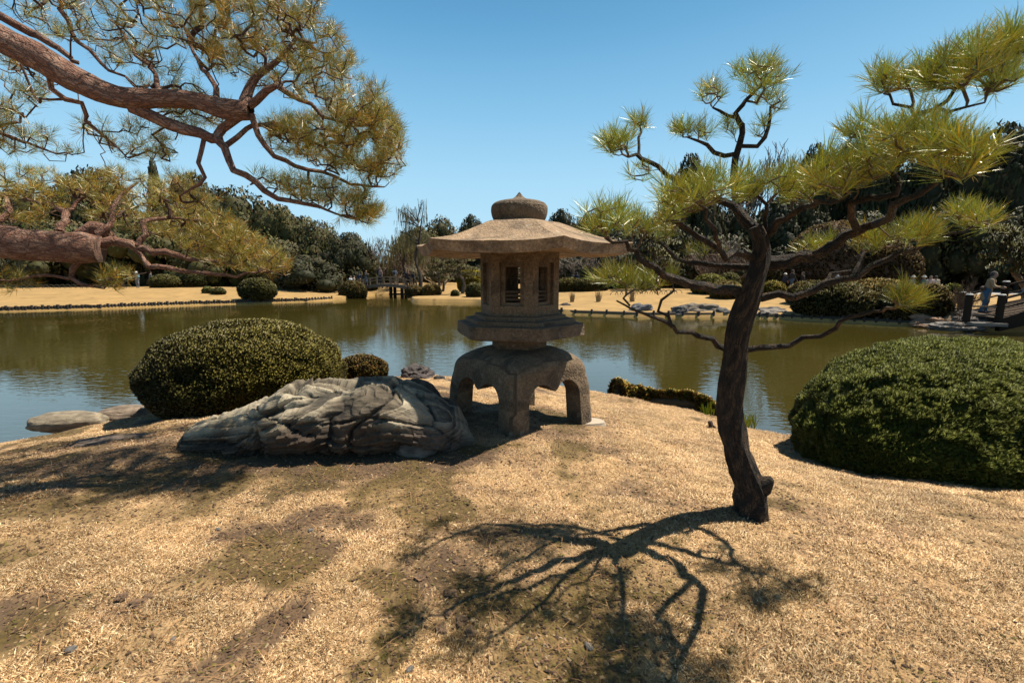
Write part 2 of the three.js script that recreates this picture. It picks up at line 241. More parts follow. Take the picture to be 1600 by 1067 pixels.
{
  const L = thing('stone_lantern', 'large weathered stone snow-viewing lantern with wide hexagonal roof on four arched legs', 'lantern', LANTERN);
  // the legged base
  const prof = [[0.83, -0.12], [0.822, 0], [0.812, 0.1], [0.80, 0.2], [0.792, 0.3], [0.78, 0.38], [0.765, 0.45], [0.745, 0.51], [0.722, 0.565], [0.685, 0.62], [0.63, 0.67], [0.555, 0.71], [0.47, 0.742], [0.37, 0.766], [0.25, 0.782]];
  const mb = new MB(), N = 128;
  const rows = new THREE.SplineCurve(prof.map(([a, b]) => new THREE.Vector2(a, b))).getPoints(40).map((q) => [q.x, q.y]).map(([R, h], j) => { const r = [], ex = lerp(16, 3, sstep(0.35, 0.75, h)); for (let k = 0; k < N; k++) { const phi = k / N * 2 * PI + PI / 4 , c = abs(cos(phi)), s = abs(sin(phi)), rr = (R / Math.SQRT2) / pow(pow(c, ex) + pow(s, ex), 1 / ex) * lerp(1, 1.18, sstep(0.45, 0.78, h)); r.push(mb.v(sin(phi) * rr, h, cos(phi) * rr)); } return r; });
  for (let j = 0; j < rows.length - 1; j++) for (let k = 0; k < N; k++) mb.q(rows[j][k], rows[j][(k + 1) % N], rows[j + 1][(k + 1) % N], rows[j + 1][k]);
  { const c0 = mb.v(0, -0.12, 0), c1 = mb.v(0, 0.79, 0); for (let k = 0; k < N; k++) { mb.t(c0, rows[0][(k + 1) % N], rows[0][k]); mb.t(c1, rows[rows.length - 1][k], rows[rows.length - 1][(k + 1) % N]); } }
  const arch = new THREE.Shape(); arch.moveTo(-0.385, -0.3); arch.lineTo(-0.355, 0.28);
  for (let k = 0; k <= 14; k++) { const a = PI - k / 14 * 2.45; arch.lineTo(-0.178 + 0.178 * cos(a), 0.29 + 0.185 * sin(a)); }
  arch.lineTo(0, 0.385); for (let k = 0; k <= 14; k++) { const a = 2.45 - k / 14 * 2.45; arch.lineTo(0.178 + 0.178 * cos(a), 0.29 + 0.185 * sin(a)); }
  arch.lineTo(0.385, -0.3); arch.closePath();
  const eg = () => new THREE.ExtrudeGeometry(arch, { depth: 2, bevelEnabled: false }).translate(0, 0, -1);
  const ev = new Evaluator(); ev.attributes = ['position', 'normal', 'uv'];
  let b = new Brush(mb.geo(), M.stone); b.updateMatrixWorld();
  const c1 = new Brush(eg(), M.stone), c2 = new Brush(eg().rotateY(PI / 2), M.stone); c1.updateMatrixWorld(); c2.updateMatrixWorld();
  ev.useGroups = false; let r = ev.evaluate(b, c1, SUBTRACTION); r.updateMatrixWorld(); r = ev.evaluate(r, c2, SUBTRACTION);
  const bg = r.geometry.clone(); bg.clearGroups(); if (!bg.index) { } const base = part('legged_base', boxUV(toCreasedNormals(bg.toNonIndexed ? (bg.index ? bg.toNonIndexed() : bg) : bg, 0.95)), M.stone, L);
  base.rotation.y = PI / 4 - 5 * PI / 180;
  const slabShape = (s, seed) => { const g = new THREE.CylinderGeometry(0.17 * s, 0.19 * s, 0.05, 18, 1); const p = g.attributes.position; for (let i = 0; i < p.count; i++) p.setXYZ(i, p.getX(i) * (1.5 + 0.3 * n3(p.getX(i) * 6, seed, p.getZ(i) * 6)), p.getY(i), p.getZ(i) * (1 + 0.3 * n3(seed, p.getX(i) * 6, p.getZ(i) * 6))); g.computeVertexNormals(); return boxUV(g); };
  for (const [a, s] of [[84, 0.68]]) { const q = part('footing', slabShape(s, a), mat(rgb(0.46, 0.38, 0.29), { bumpMap: stoneBump, bumpScale: 0.004 }), L); const t = a * PI / 180; q.position.set(sin(t) * 0.74, 0.0 + (nearH(LANTERN.x + sin(t) * 0.74, 4.8 - cos(t) * 0.74) - LANTERN.y) - 0.012, cos(t) * 0.74); }
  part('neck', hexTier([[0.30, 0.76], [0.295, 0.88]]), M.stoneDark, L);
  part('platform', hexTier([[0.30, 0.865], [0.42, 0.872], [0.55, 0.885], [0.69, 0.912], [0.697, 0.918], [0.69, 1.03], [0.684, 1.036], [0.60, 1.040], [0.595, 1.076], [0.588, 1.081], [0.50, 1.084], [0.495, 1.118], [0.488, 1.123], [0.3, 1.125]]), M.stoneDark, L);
  // the light chamber: six walls with framed openings
  const R = 0.415, ap = R * cos(PI / 6), H0 = 1.12, H1 = 1.765, HH = H1 - H0;
  const wall = (w, ow, y0, y1, d) => { const s = new THREE.Shape([[-w / 2, 0], [w / 2, 0], [w / 2, HH], [-w / 2, HH]].map(([x, y]) => new THREE.Vector2(x, y))); s.holes.push(new THREE.Path([[-ow / 2, y0], [-ow / 2, y1], [ow / 2, y1], [ow / 2, y0]].map(([x, y]) => new THREE.Vector2(x, y)))); return new THREE.ExtrudeGeometry(s, { depth: d, bevelEnabled: true, bevelThickness: 0.004, bevelSize: 0.004, bevelOffset: -0.004, bevelSegments: 1 }); };
  const wg = boxUV(wall(R * 1.004, 0.24, 0.105, 0.53, 0.04)), fg = boxUV(wall(0.33, 0.15, 0.135, 0.485, 0.05)), sg = new THREE.BoxGeometry(0.16, 0.022, 0.03);
  const posts = [];
  for (let k = 0; k < 6; k++) {
    const a = A0 + PI / 6 + k * PI / 3, p = part('chamber_wall', wg, M.stone, L); p.rotation.y = a; p.position.set(sin(a) * (ap - 0.04), H0, cos(a) * (ap - 0.04));
    const f = part('window_frame', fg, M.stone, p); f.position.set(0, 0, -0.052);
    for (let j = 0; j < 3; j++) { const s = part('lattice_bar', sg, M.stone, p); s.position.set(0, 0.165 + j * 0.038, -0.03); }
  }
  // the roof
  const RS = 1.025, RP = [[0, 2.07], [0.16, 2.068], [0.30, 2.062], [0.40, 2.048], [0.48, 2.018], [0.57, 1.974], [0.67, 1.93], [0.78, 1.888], [0.89, 1.853], [0.98, 1.832], [1.04, 1.822], [1.085, 1.817], [1.10, 1.813], [1.092, 1.79], [1.080, 1.748], [1.070, 1.716], [1.06, 1.712], [0.95, 1.730], [0.8, 1.75], [0.6, 1.752], [0.3, 1.752], [0, 1.752]];
  const rm = new MB(), RN = 180;
  const rr = RP.map(([q, h], j) => { const row = []; for (let k = 0; k <= RN; k++) { const phi = k / RN * 2 * PI, c = pow(cornerness(phi), 3), tt = q / 1.1, f = q * lerp(1, hexF(phi) * lerp(1, 1.015, c), sstep(0.1, 0.5, tt)); const y = h + (j < 14 ? 0.026 : 0.040) * c * pow(tt, 5) + (j < 13 ? 0.012 * pow(cornerness(phi), 12) * sstep(0.4, 0.6, tt) * (1 - sstep(0.9, 1, tt)) : 0) + 0.004 * n3(sin(phi) * q * 3, cos(phi) * q * 3, j > 16 ? 5 : 1) + (j > 11 && j < 18 ? 0.0025 * n3(phi * 11, 3, 1) + 0.004 * n3(phi * 30, 7, j) : 0); row.push(rm.v(sin(phi + A0) * f * lerp(1, RS, tt), y, cos(phi + A0) * f * lerp(1, RS, tt))); } return row; });
  for (let j = 0; j < rr.length - 1; j++) for (let k = 0; k < RN; k++) rm.q(rr[j + 1][k], rr[j + 1][k + 1], rr[j][k + 1], rr[j][k]);
  part('roof', boxUV(toCreasedNormals(rm.geo(), 0.45)), M.stoneSunlit, L);
  const fin = [[0, 2.05], [0.245, 2.05], [0.262, 2.075], [0.278, 2.11], [0.288, 2.15], [0.29, 2.185], [0.284, 2.215], [0.262, 2.242], [0.22, 2.26], [0.15, 2.274], [0.09, 2.286], [0.055, 2.302], [0.03, 2.325], [0.012, 2.348], [0, 2.36]];
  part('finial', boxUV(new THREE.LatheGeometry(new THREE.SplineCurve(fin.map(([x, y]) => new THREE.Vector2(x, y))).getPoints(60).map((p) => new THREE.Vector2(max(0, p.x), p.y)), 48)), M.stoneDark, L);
}

// ------------------------------------------------------------------ rocks
const rockMap = tex(512, 512, (u, v) => { const t = 1 + 0.25 * fbm2(u * 12, v * 12, 4, 12, 12, 6) + 0.2 * n2(u * 90, v * 90, 90, 90, 8); return [0.42 * t, 0.40 * t, 0.36 * t]; });
const rockBump = tex(512, 512, (u, v) => 0.5 + 0.3 * fbm2(u * 10, v * 30, 5, 10, 30, 61), false);
M.rock = mat(0xffffff, { map: rockMap, bumpMap: rockBump, bumpScale: 0.012, roughness: 0.92, vertexColors: true });
{
  const FC = []; { const r = rng(313); for (let k = 0; k < 46; k++) FC.push({ p: [lerp(-3.1, -0.2, r()), (r() - 0.5) * 0.7, (r() - 0.5) * 1.1], t: [(r() - 0.5) * 0.22, (r() - 0.5) * 0.55, (r() - 0.5) * 0.45], o: (r() - 0.5) * 0.05, k: r() }); }
  const facet = (x, y, z) => { let a = 9, b = 9, m = null; const wx = 0.10 * n3(x * 3, y * 5, z * 4), wy = 0.06 * n3(x * 3 + 9, y * 5, z * 4); for (const f of FC) { const d = hypot((x + wx - f.p[0]) * 0.42, y + wy - f.p[1], (z - f.p[2]) * 0.8); if (d < a) { b = a; a = d; m = f; } else if (d < b) b = d; } return [clamp((x - m.p[0]) * m.t[0] + (y - m.p[1]) * m.t[1] + (z - m.p[2]) * m.t[2] + m.o, -0.1, 0.1), 1 - sstep(0, 0.02, b - a), m.k]; };
  const st = [[278, 700, 0.10], [286, 672, 0.16], [305, 662, 0.24], [335, 652, 0.30], [370, 639, 0.36], [410, 624, 0.42], [445, 609, 0.47], [480, 599, 0.50], [530, 596, 0.52], [590, 596, 0.52], [628, 598, 0.50], [660, 613, 0.45], [700, 632, 0.36], [724, 650, 0.24], [738, 670, 0.13], [743, 682, 0.08]];
  const ZC = 3.92, N1 = 420, N2 = 220, mb = new MB();
  const S = st.map(([px, py, d]) => { const t = U(px, py, ZC); return [t.x, t.y, d]; });
  const at = (x) => { let k = 0; while (k < S.length - 2 && x > S[k + 1][0]) k++; const t = clamp((x - S[k][0]) / (S[k + 1][0] - S[k][0])); return [lerp(S[k][1], S[k + 1][1], t), lerp(S[k][2], S[k + 1][2], t)]; };
  const x0 = S[0][0], x1 = S[S.length - 1][0], xc = (x0 + x1) / 2, pos = V(xc, nearH(xc, ZC), -ZC);
  for (let i = 0; i <= N1; i++) {
    const x = lerp(x0, x1, i / N1), [top, dep] = at(x), g = nearH(x, ZC) - 0.10, hh = max(0.03, (top - g) / 2), cy = g + hh;
    const endK = min(1, 14 * min(i, N1 - i) / N1 + 0.02);
    for (let j = 0; j <= N2; j++) {
      const a = j / N2 * 2 * PI, ca = cos(a), sa = sin(a), e = 0.80;
      let yy = Math.sign(sa) * pow(abs(sa), e) * hh * (0.25 + 0.75 * endK), zz = Math.sign(ca) * pow(abs(ca), e) * dep * (0.3 + 0.7 * endK);
      zz -= 0.12 * (yy / hh) * dep; zz *= 1 - 0.42 * sstep(-0.15, -0.95, yy / hh);                         // the front leans back
      const P = [x * 1.3, (cy + yy) * 3.0, zz * 1.6];
      const wx = fbm3(P[0] * 0.9, P[1] * 0.4, P[2] * 0.7 + 7, 2), fold = exp(-pow((x + 1.35) / 0.5, 2));
      const fc = facet(x, yy, zz), s = (yy / hh * 5.2 + zz * 9 - (x - xc) * 1.2 + wx * (1.0 + 2.2 * fold) + 0.6 * n3(x * 2.5, yy * 5, zz * 4) + fc[2] * 3);
      const fr = s - floor(s), ridge = pow(fr, 2.2) * (0.5 + 0.7 * abs(n3(floor(s) * 3.1, x * 1.2, 4)));
      const s2 = s * 3.4 + 2 * n3(P[0] * 3, P[1] * 3, P[2] * 3), r2 = s2 - floor(s2);
      const big = fbm3(x * 1.6, yy * 2.2, zz * 2 + 3, 3);
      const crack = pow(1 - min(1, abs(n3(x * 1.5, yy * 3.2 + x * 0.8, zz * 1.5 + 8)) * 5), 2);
      let d = 0.03 * big + fc[0] + 0.040 * (ridge - 0.4) + 0.011 * (r2 - 0.5) - 0.07 * crack - 0.035 * fc[1] + 0.012 * fbm3(x * 9, yy * 9, zz * 9, 3); d *= min(1, 6 * min(i, N1 - i) / N1);
      const len = hypot(yy, zz) || 1, ny = yy / len, nz = zz / len;
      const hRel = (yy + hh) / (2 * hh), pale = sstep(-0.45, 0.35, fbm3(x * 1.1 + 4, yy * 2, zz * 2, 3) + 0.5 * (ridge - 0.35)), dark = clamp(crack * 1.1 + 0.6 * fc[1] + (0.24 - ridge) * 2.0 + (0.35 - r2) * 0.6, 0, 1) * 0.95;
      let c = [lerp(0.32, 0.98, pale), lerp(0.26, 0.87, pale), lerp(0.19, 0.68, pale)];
      const brown = sstep(0.84, 0.50, hRel + 0.22 * big + 0.10 * n3(x * 4, yy * 3, zz * 3)) * 0.95, right = sstep(-0.95, -0.65, x) * 0.55;  // right end: lantern shadow painted into the rock colour
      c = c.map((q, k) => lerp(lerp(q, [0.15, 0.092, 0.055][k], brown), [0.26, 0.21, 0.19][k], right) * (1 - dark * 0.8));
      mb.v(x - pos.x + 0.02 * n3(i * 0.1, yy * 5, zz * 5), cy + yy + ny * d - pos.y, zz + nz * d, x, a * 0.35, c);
    }
  }
  for (let i = 0; i < N1; i++) for (let j = 0; j < N2; j++) { const a = i * (N2 + 1) + j; mb.q(a, a + 1, a + N2 + 2, a + N2 + 1); }
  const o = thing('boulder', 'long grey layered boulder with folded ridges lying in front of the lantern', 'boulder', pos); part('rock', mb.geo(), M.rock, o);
}
function stone(name, label, p, sx, sy, sz, col, seed, turn = 0, group, rough = 0.22, category = 'rock') {
  const g = new THREE.IcosahedronGeometry(1, 9), a = g.attributes.position, c = [];
  const gg = g.index ? g : g; 
  for (let i = 0; i < a.count; i++) { const v = V(a.getX(i), a.getY(i), a.getZ(i)), big = fbm3(v.x * 1.1 + seed, v.y * 1.1, v.z * 1.1, 4), fl = floor((v.y * 2.6 + big) * 2) / 5; const k = 1 + rough * big * 1.5 + rough * 0.25 * n3(v.x * 5 + seed, v.y * 9, v.z * 5); a.setXYZ(i, v.x * k * sx, v.y * k * sy, v.z * k * sz); const t = 0.85 + 0.5 * fbm3(v.x * 3 + seed, v.y * 4, v.z * 3, 3); c.push(col[0] * t / 0.4, col[1] * t / 0.38, col[2] * t / 0.34); }
  g.setAttribute('color', new THREE.Float32BufferAttribute(c, 3)); g.computeVertexNormals();
  const s = toCreasedNormals(g, 0.6); boxUV(s);
  const o = new THREE.Mesh(s, M.rock); o.name = numbered(name); o.position.copy(p); o.rotation.y = turn; scene.add(o); shade(o); return tag(o, label, category, group);
}
{
  let p = G(652, 706); stone('small_boulder', 'small rounded grey boulder tucked under the right end of the long boulder', p.add(V(0, 0.04, 0)), 0.18, 0.12, 0.15, [0.17, 0.14, 0.115], 3.1, 0.1, null, 0.10);
  p = U(655, 587, 9.0); p.y = nearH(p.x, 9.0); stone('shore_rock', 'rough dark purplish rock at the water edge left of the lantern', p.add(V(0, 0.04, 0)), 0.28, 0.20, 0.25, [0.085, 0.068, 0.064], 8.4, 0.3, null, 0.34);
  p = U(687, 595, 8.8); p.y = nearH(p.x, 8.8); stone('shore_rock', 'tiny dark stone just right of the purplish shore rock', p, 0.10, 0.07, 0.1, [0.06, 0.052, 0.05], 2.2, 0, null, 0.3);
  const e = (px, py, zf) => { const q = U(px, py, zf); return q; };
  p = e(108, 672, 6.35); stone('edging_stone', 'pale flat kerb stone at the left water edge, brightest and leftmost', V(p.x, 0.36, p.z), 0.50, 0.15, 0.22, [0.26, 0.21, 0.145], 5.3, 0.24, 'edging stones at the left shore', 0.10);
  p = e(192, 660, 6.8); stone('edging_stone', 'brown flat kerb stone between the pale kerb stone and the clipped bush', V(p.x, 0.33, p.z), 0.40, 0.13, 0.2, [0.24, 0.18, 0.13], 9.3, 0.42, 'edging stones at the left shore', 0.12);
  p = G(185, 688); stone('edging_stone', 'long low grey-pink stone flush with the ground left of the boulder', V(p.x, p.y + 0.0, p.z), 0.42, 0.045, 0.13, [0.17, 0.125, 0.095], 12.3, 0.26, null, 0.15);
  for (const [px, py, s, l] of [[798, 598, 0.16, 'dark shore stone seen through the right arch of the lantern, left one'], [840, 597, 0.19, 'dark shore stone seen through the right arch of the lantern, right one']]) { const q = U(px, py, 8.9); q.y = nearH(q.x, 8.9); stone('shore_rock', l, q, s, 0.14, 0.15, [0.14, 0.12, 0.11], px, 0, 'dark stones behind the lantern', 0.3); }
  // loose stones and crumbs of soil on the lawn
  const cl = [[705, 930, 0.035], [722, 972, 0.04], [690, 985, 0.032], [655, 905, 0.03], [640, 880, 0.03], [735, 990, 0.035], [190, 935, 0.035], [215, 945, 0.04], [230, 935, 0.03], [715, 880, 0.028], [765, 905, 0.026], [700, 960, 0.026]];
  const clodAt = ['upper one right of the tree shadow middle', 'middle of the three stacked in the tree shadow', 'left of the middle one in the tree shadow', 'at the left fringe of the tree shadow', 'leftmost at the fringe of the tree shadow', 'lowest in the tree shadow', 'left one of three on the lower left lawn', 'middle one of three on the lower left lawn', 'right one of three on the lower left lawn', 'above the stacked three in the tree shadow', 'right one amid the mossy tree shadow', 'between the upper and the middle one in the shadow'];
  cl.forEach(([px, py, s], i) => { const q = G(px, py); stone('soil_clod', 'small brown clod of soil, ' + clodAt[i], q.add(V(0, s * 0.2, 0)), s * 0.8, s * 0.42, s * 0.65, [0.17, 0.10, 0.055], 20 + i, i, 'clods of soil on the lawn', 0.35, 'clod'); });
  const pb = [[110, 1018, 0.016], [485, 830, 0.012], [920, 1012, 0.014], [340, 828, 0.010], [640, 1048, 0.012], [270, 1000, 0.010]];
  const pebAt = ['in the lower left corner of the lawn', 'right of the largest moss patch', 'on the moss patch below the tree shadow', 'above the largest moss patch', 'near the bottom edge at the middle', 'on the lower left lawn beside the moss'];
  pb.forEach(([px, py, s], i) => { const q = G(px, py); stone('pebble', 'small grey pebble ' + pebAt[i], q.add(V(0, s * 0.5, 0)), s * 1.4, s * 0.8, s, [0.15, 0.135, 0.12], 40 + i, i, 'pebbles on the lawn', 0.15, 'pebble'); });
}

// ------------------------------------------------------------------ bushes
function sprig(seed, n, len, wid, spread, cols, up = 0) {       // a little cluster of leaves, its base at the origin, growing along +y
  const r = rng(seed), mb = new MB();
  for (let k = 0; k < n; k++) {
    const th = r() * 2 * PI, ph = spread * sqrt(r()), d = V(sin(ph) * cos(th), cos(ph), sin(ph) * sin(th)), o = V((r() - 0.5), (r() * 0.9 - 0.3), (r() - 0.5)).multiplyScalar(len * 0.9);
    const side = d.clone().cross(V(r() - 0.5, r() - 0.5, r() - 0.5)).normalize().multiplyScalar(wid * (0.7 + 0.6 * r())), L = len * (0.6 + 0.7 * r()), c = cols[floor(r() * cols.length)], t = 0.8 + 0.4 * r(), cc = c.map((q) => q * t);
    const tip = o.clone().addScaledVector(d, L), m = o.clone().addScaledVector(d, L * 0.5);
    const nn = d.clone().multiplyScalar(0.55).add(V(0, 0.6, 0)).add(V(r() - 0.5, r() - 0.5, r() - 0.5).multiplyScalar(0.7)).normalize().toArray();
    const a = mb.v(o.x, o.y, o.z, 0, 0, cc, nn), b = mb.v(m.x + side.x, m.y + side.y, m.z + side.z, 0, 0, cc, nn), e = mb.v(tip.x, tip.y, tip.z, 0, 0, cc, nn), f = mb.v(m.x - side.x, m.y - side.y, m.z - side.z, 0, 0, cc, nn);
    mb.q(a, b, e, f);
  }
  return mb.geo();
}
const foliage = leafMat({ transmission: 0.25, roughness: 0.8, thickness: 0, specularIntensity: 0.25 });
const coreMat = mat(0xffffff, { vertexColors: true, roughness: 1 });
function dome(name, label, c, rx, ry, rz, o) {       // a clipped bush: outline of an ellipsoid with soft lumps, covered with sprigs
  const t = thing(name, label, 'bush', c, o.turn || 0, o.group), r = rng(o.seed), lump = (d) => 1 + (o.lump ?? 0.05) * fbm3(d.x * (o.lf ?? 2) + o.seed, d.y * (o.lf ?? 2), d.z * (o.lf ?? 2), 3);
  const g = new THREE.IcosahedronGeometry(1, o.core ?? 12), p = g.attributes.position, cl = [];
  for (let i = 0; i < p.count; i++) { const d = V(p.getX(i), p.getY(i), p.getZ(i)), k = lump(d) * (o.inset ?? 0.94); p.setXYZ(i, d.x * rx * k, max(o.floor ?? -9, d.y * ry * k), d.z * rz * k); cl.push(...o.coreCol); }
  g.setAttribute('color', new THREE.Float32BufferAttribute(cl, 3)); g.computeVertexNormals(); part('added_core', g, coreMat, t);  // dark solid core added inside the leaves to block light
  const ms = [], cs = []; let n = 0, guard = 0;
  while (n < o.n && guard++ < o.n * 8) {
    const y = r() * 2 - 1, a = r() * 2 * PI, s = sqrt(1 - y * y), d = V(s * cos(a), y, s * sin(a)), k = lump(d) * (o.inset ?? 0.94) * (1 + 0.03 * r());
    const q = V(d.x * rx * k, d.y * ry * k, d.z * rz * k); if (q.y < (o.floor ?? -9)) continue; if (o.skip && o.skip(d, r)) continue;
    const nrm = V(d.x / rx, d.y / ry, d.z / rz).normalize().lerp(UPV, o.upward ?? 0.25).add(V(r() - 0.5, r() - 0.5, r() - 0.5).multiplyScalar(0.5)).normalize();
    const sc = o.size * (0.7 + 0.6 * r()); pushM(ms, q, nrm, r() * 6.28, sc); const tone = (0.75 + 0.5 * r()) * (1 + 0.25 * n3(d.x * 4 + o.seed, d.y * 4, d.z * 4)), tint = o.tint ? o.tint(d, r) : [1, 1, 1]; cs.push(tint[0] * tone, tint[1] * tone, tint[2] * tone); n++;
  }
  instanced('foliage', o.sprig, foliage, ms, cs, t); return t;
}
const azalea = sprig(5, 20, 0.020, 0.0048, 1.25, [[0.092, 0.092, 0.019], [0.080, 0.085, 0.017], [0.11, 0.10, 0.022], [0.105, 0.078, 0.02]]);
const yew = sprig(6, 30, 0.036, 0.0040, 1.0, [[0.155, 0.175, 0.026], [0.12, 0.14, 0.022], [0.20, 0.205, 0.032]]);
const coarse = sprig(7, 10, 0.10, 0.03, 1.2, [[0.12, 0.115, 0.030], [0.09, 0.10, 0.026], [0.13, 0.10, 0.035]]);
const barrenSprig = sprig(8, 10, 0.10, 0.016, 1.2, [[0.15, 0.105, 0.06], [0.12, 0.09, 0.05], [0.10, 0.09, 0.035]]);
const bark0 = mat(rgb(0.07, 0.045, 0.03), { roughness: 1 });
{
  let c = U(386, 583, 6.7); const b = dome('clipped_bush', 'large rounded olive-brown azalea bush behind the long boulder', c, 1.44, 0.80, 1.2, { seed: 3, n: 60000, size: 1.2, sprig: azalea, coreCol: [0.04, 0.038, 0.012], lump: 0.07, lf: 2.6, inset: 0.95, tint: (d, r) => { const q = sstep(-0.3, 0.8, d.x + 0.5 * d.y); return [lerp(0.95, 1.55, q), lerp(0.95, 1.45, q), lerp(0.9, 1.1, q)]; }, skip: (d, r) => d.y < -0.55 && r() < 0.5 });  // tint paints a sunlit right flank and top into the leaf colours
  const sm = new MB(), r = rng(4); for (let k = 0; k < 9; k++) { const a = r() * 6.28, P = [V(0.2 * cos(a) + 0.1, -1.25, 0.15 * sin(a)), V(0.4 * cos(a), -0.85, 0.4 * sin(a)), V(0.9 * cos(a), -0.4, 0.8 * sin(a))]; tube(sm, ...smooth(P, [0.035, 0.025, 0.015], 0.1), 6, 0.2, k); } part('stem', sm.geo(), bark0, b).userData.kind = 'stuff';
  c = U(566, 582, 8.9); c.y = 0.55; dome('small_bush', 'small reddish-olive bush at the shore behind the large azalea bush', c, 0.50, 0.33, 0.42, { seed: 8, n: 3600, size: 1.3, sprig: azalea, coreCol: [0.05, 0.035, 0.02], lump: 0.12, tint: (d, r) => (r() < 0.4 ? [1.7, 1.0, 0.9] : [1.25, 1.05, 0.9]) });
  c = U(1500, 612, 4.75); c.y = 0.80; dome('evergreen_bush', 'large bright green feathery evergreen bush at the right edge by the water', c, 1.74, 1.0, 1.25, { turn: 0.25, seed: 15, n: 95000, size: 0.82, sprig: yew, coreCol: [0.05, 0.06, 0.012], lump: 0.055, lf: 5.0, inset: 0.95, upward: 0.5 });
  // low hedge along the water right of the lantern: a row of overlapping small bushes is one plant bed
  const hedge = thing('low_hedge', 'low brown-green leafy hedge along the water right of the lantern', 'hedge', V(0, 0, 0)); const ms = [], cs = [], rr = rng(21), cg = new MB();
  const line = [[962, 612, 8.0], [1005, 620, 7.75], [1040, 630, 7.35], [1075, 638, 7.0], [1105, 647, 6.75]].map(([px, py, z]) => { const q = U(px, py, z); return V(q.x, nearH(q.x, z), q.z); });
  for (let n = 0; n < 5200; n++) { const t = rr() * (line.length - 1), k = min(line.length - 2, floor(t)), f = t - k, m = line[k].clone().lerp(line[k + 1], f), a = rr() * PI, hh = (0.38 - 0.12 * t / 4) * (0.85 + 0.3 * n2(t * 5, 3)), w = 0.24 * (0.8 + 0.3 * n2(t * 4, 9)); const d = V(cos(a) * 0.35 * w, sin(a) * hh, cos(a) * w); const q = m.add(d); pushM(ms, q, V(cos(a) * 0.3, sin(a) + 0.3, cos(a)).add(V(rr() - 0.5, rr() - 0.5, rr() - 0.5).multiplyScalar(0.8)).normalize() , rr() * 6.28, 1.8 * (0.7 + 0.6 * rr())); const o = rr() < 0.35 ? [2.6, 1.5, 1.0] : [1.5, 1.4, 1.1]; const tt = 1.1 + 0.9 * rr(); cs.push(o[0] * tt, o[1] * tt, o[2] * tt); }
  instanced('foliage', azalea, foliage, ms, cs, hedge);
  const [hp, hr] = smooth(line.map((p) => p.clone().add(V(0, 0.07, 0))), [0.12, 0.14, 0.13, 0.11, 0.06], 0.1); tube(cg, hp, hr, 10, 0.3, 2, [0.05, 0.038, 0.018]); part('added_core', cg.geo(), coreMat, hedge);  // dark solid core added under the hedge leaves
  // green iris-like shoots either side of the pine trunk
  for (const [px, py, z, l] of [[1112, 655, 6.6, 'bright yellow-green grassy shoots left of the pine trunk'], [1164, 660, 6.25, 'bright yellow-green grassy shoots right of the pine trunk']]) {
    const q = U(px, py, z), mb = new MB(), r2 = rng(px); q.y = nearH(q.x, z) - 0.02; for (let k = 0; k < 46; k++) { const a = r2() * 6.28, h = 0.14 + 0.14 * r2(), o = V((r2() - 0.5) * 0.22, 0, (r2() - 0.5) * 0.2), tip = o.clone().add(V(cos(a) * 0.08, h, sin(a) * 0.08)), w = 0.007, col = [0.30 * (0.7 + 0.5 * r2()), 0.33, 0.03]; const m = o.clone().lerp(tip, 0.55).add(V(0, 0.03, 0)); const A = mb.v(o.x - w, 0, o.z, 0, 0, col), B = mb.v(o.x + w, 0, o.z, 0, 0, col), C = mb.v(m.x + w, m.y, m.z, 0, 0, col), D = mb.v(m.x - w, m.y, m.z, 0, 0, col), E = mb.v(tip.x, tip.y, tip.z, 0, 0, col); mb.q(A, B, C, D); mb.t(D, C, E); }
    const o = thing('grass_shoots', l, 'plant', q); part('blades', mb.geo(), foliage, o, 'stuff');
  }
  { const q = G(1112, 668), o = thing('stake', 'short dark wooden stub in the grass left of the pine trunk', 'stake', q); const mb = new MB(); tube(mb, [V(0, -0.05, 0), V(-0.01, 0.03, 0), V(-0.03, 0.085, 0.01)], [0.035, 0.034, 0.026], 8, 0.4, 3); tube(mb, [V(0, 0.03, 0), V(0.05, 0.0, 0.02), V(0.10, -0.01, 0.04)], [0.02, 0.016, 0.01], 6, 0.4, 5); part('wood', mb.geo(), bark0, o); }
}

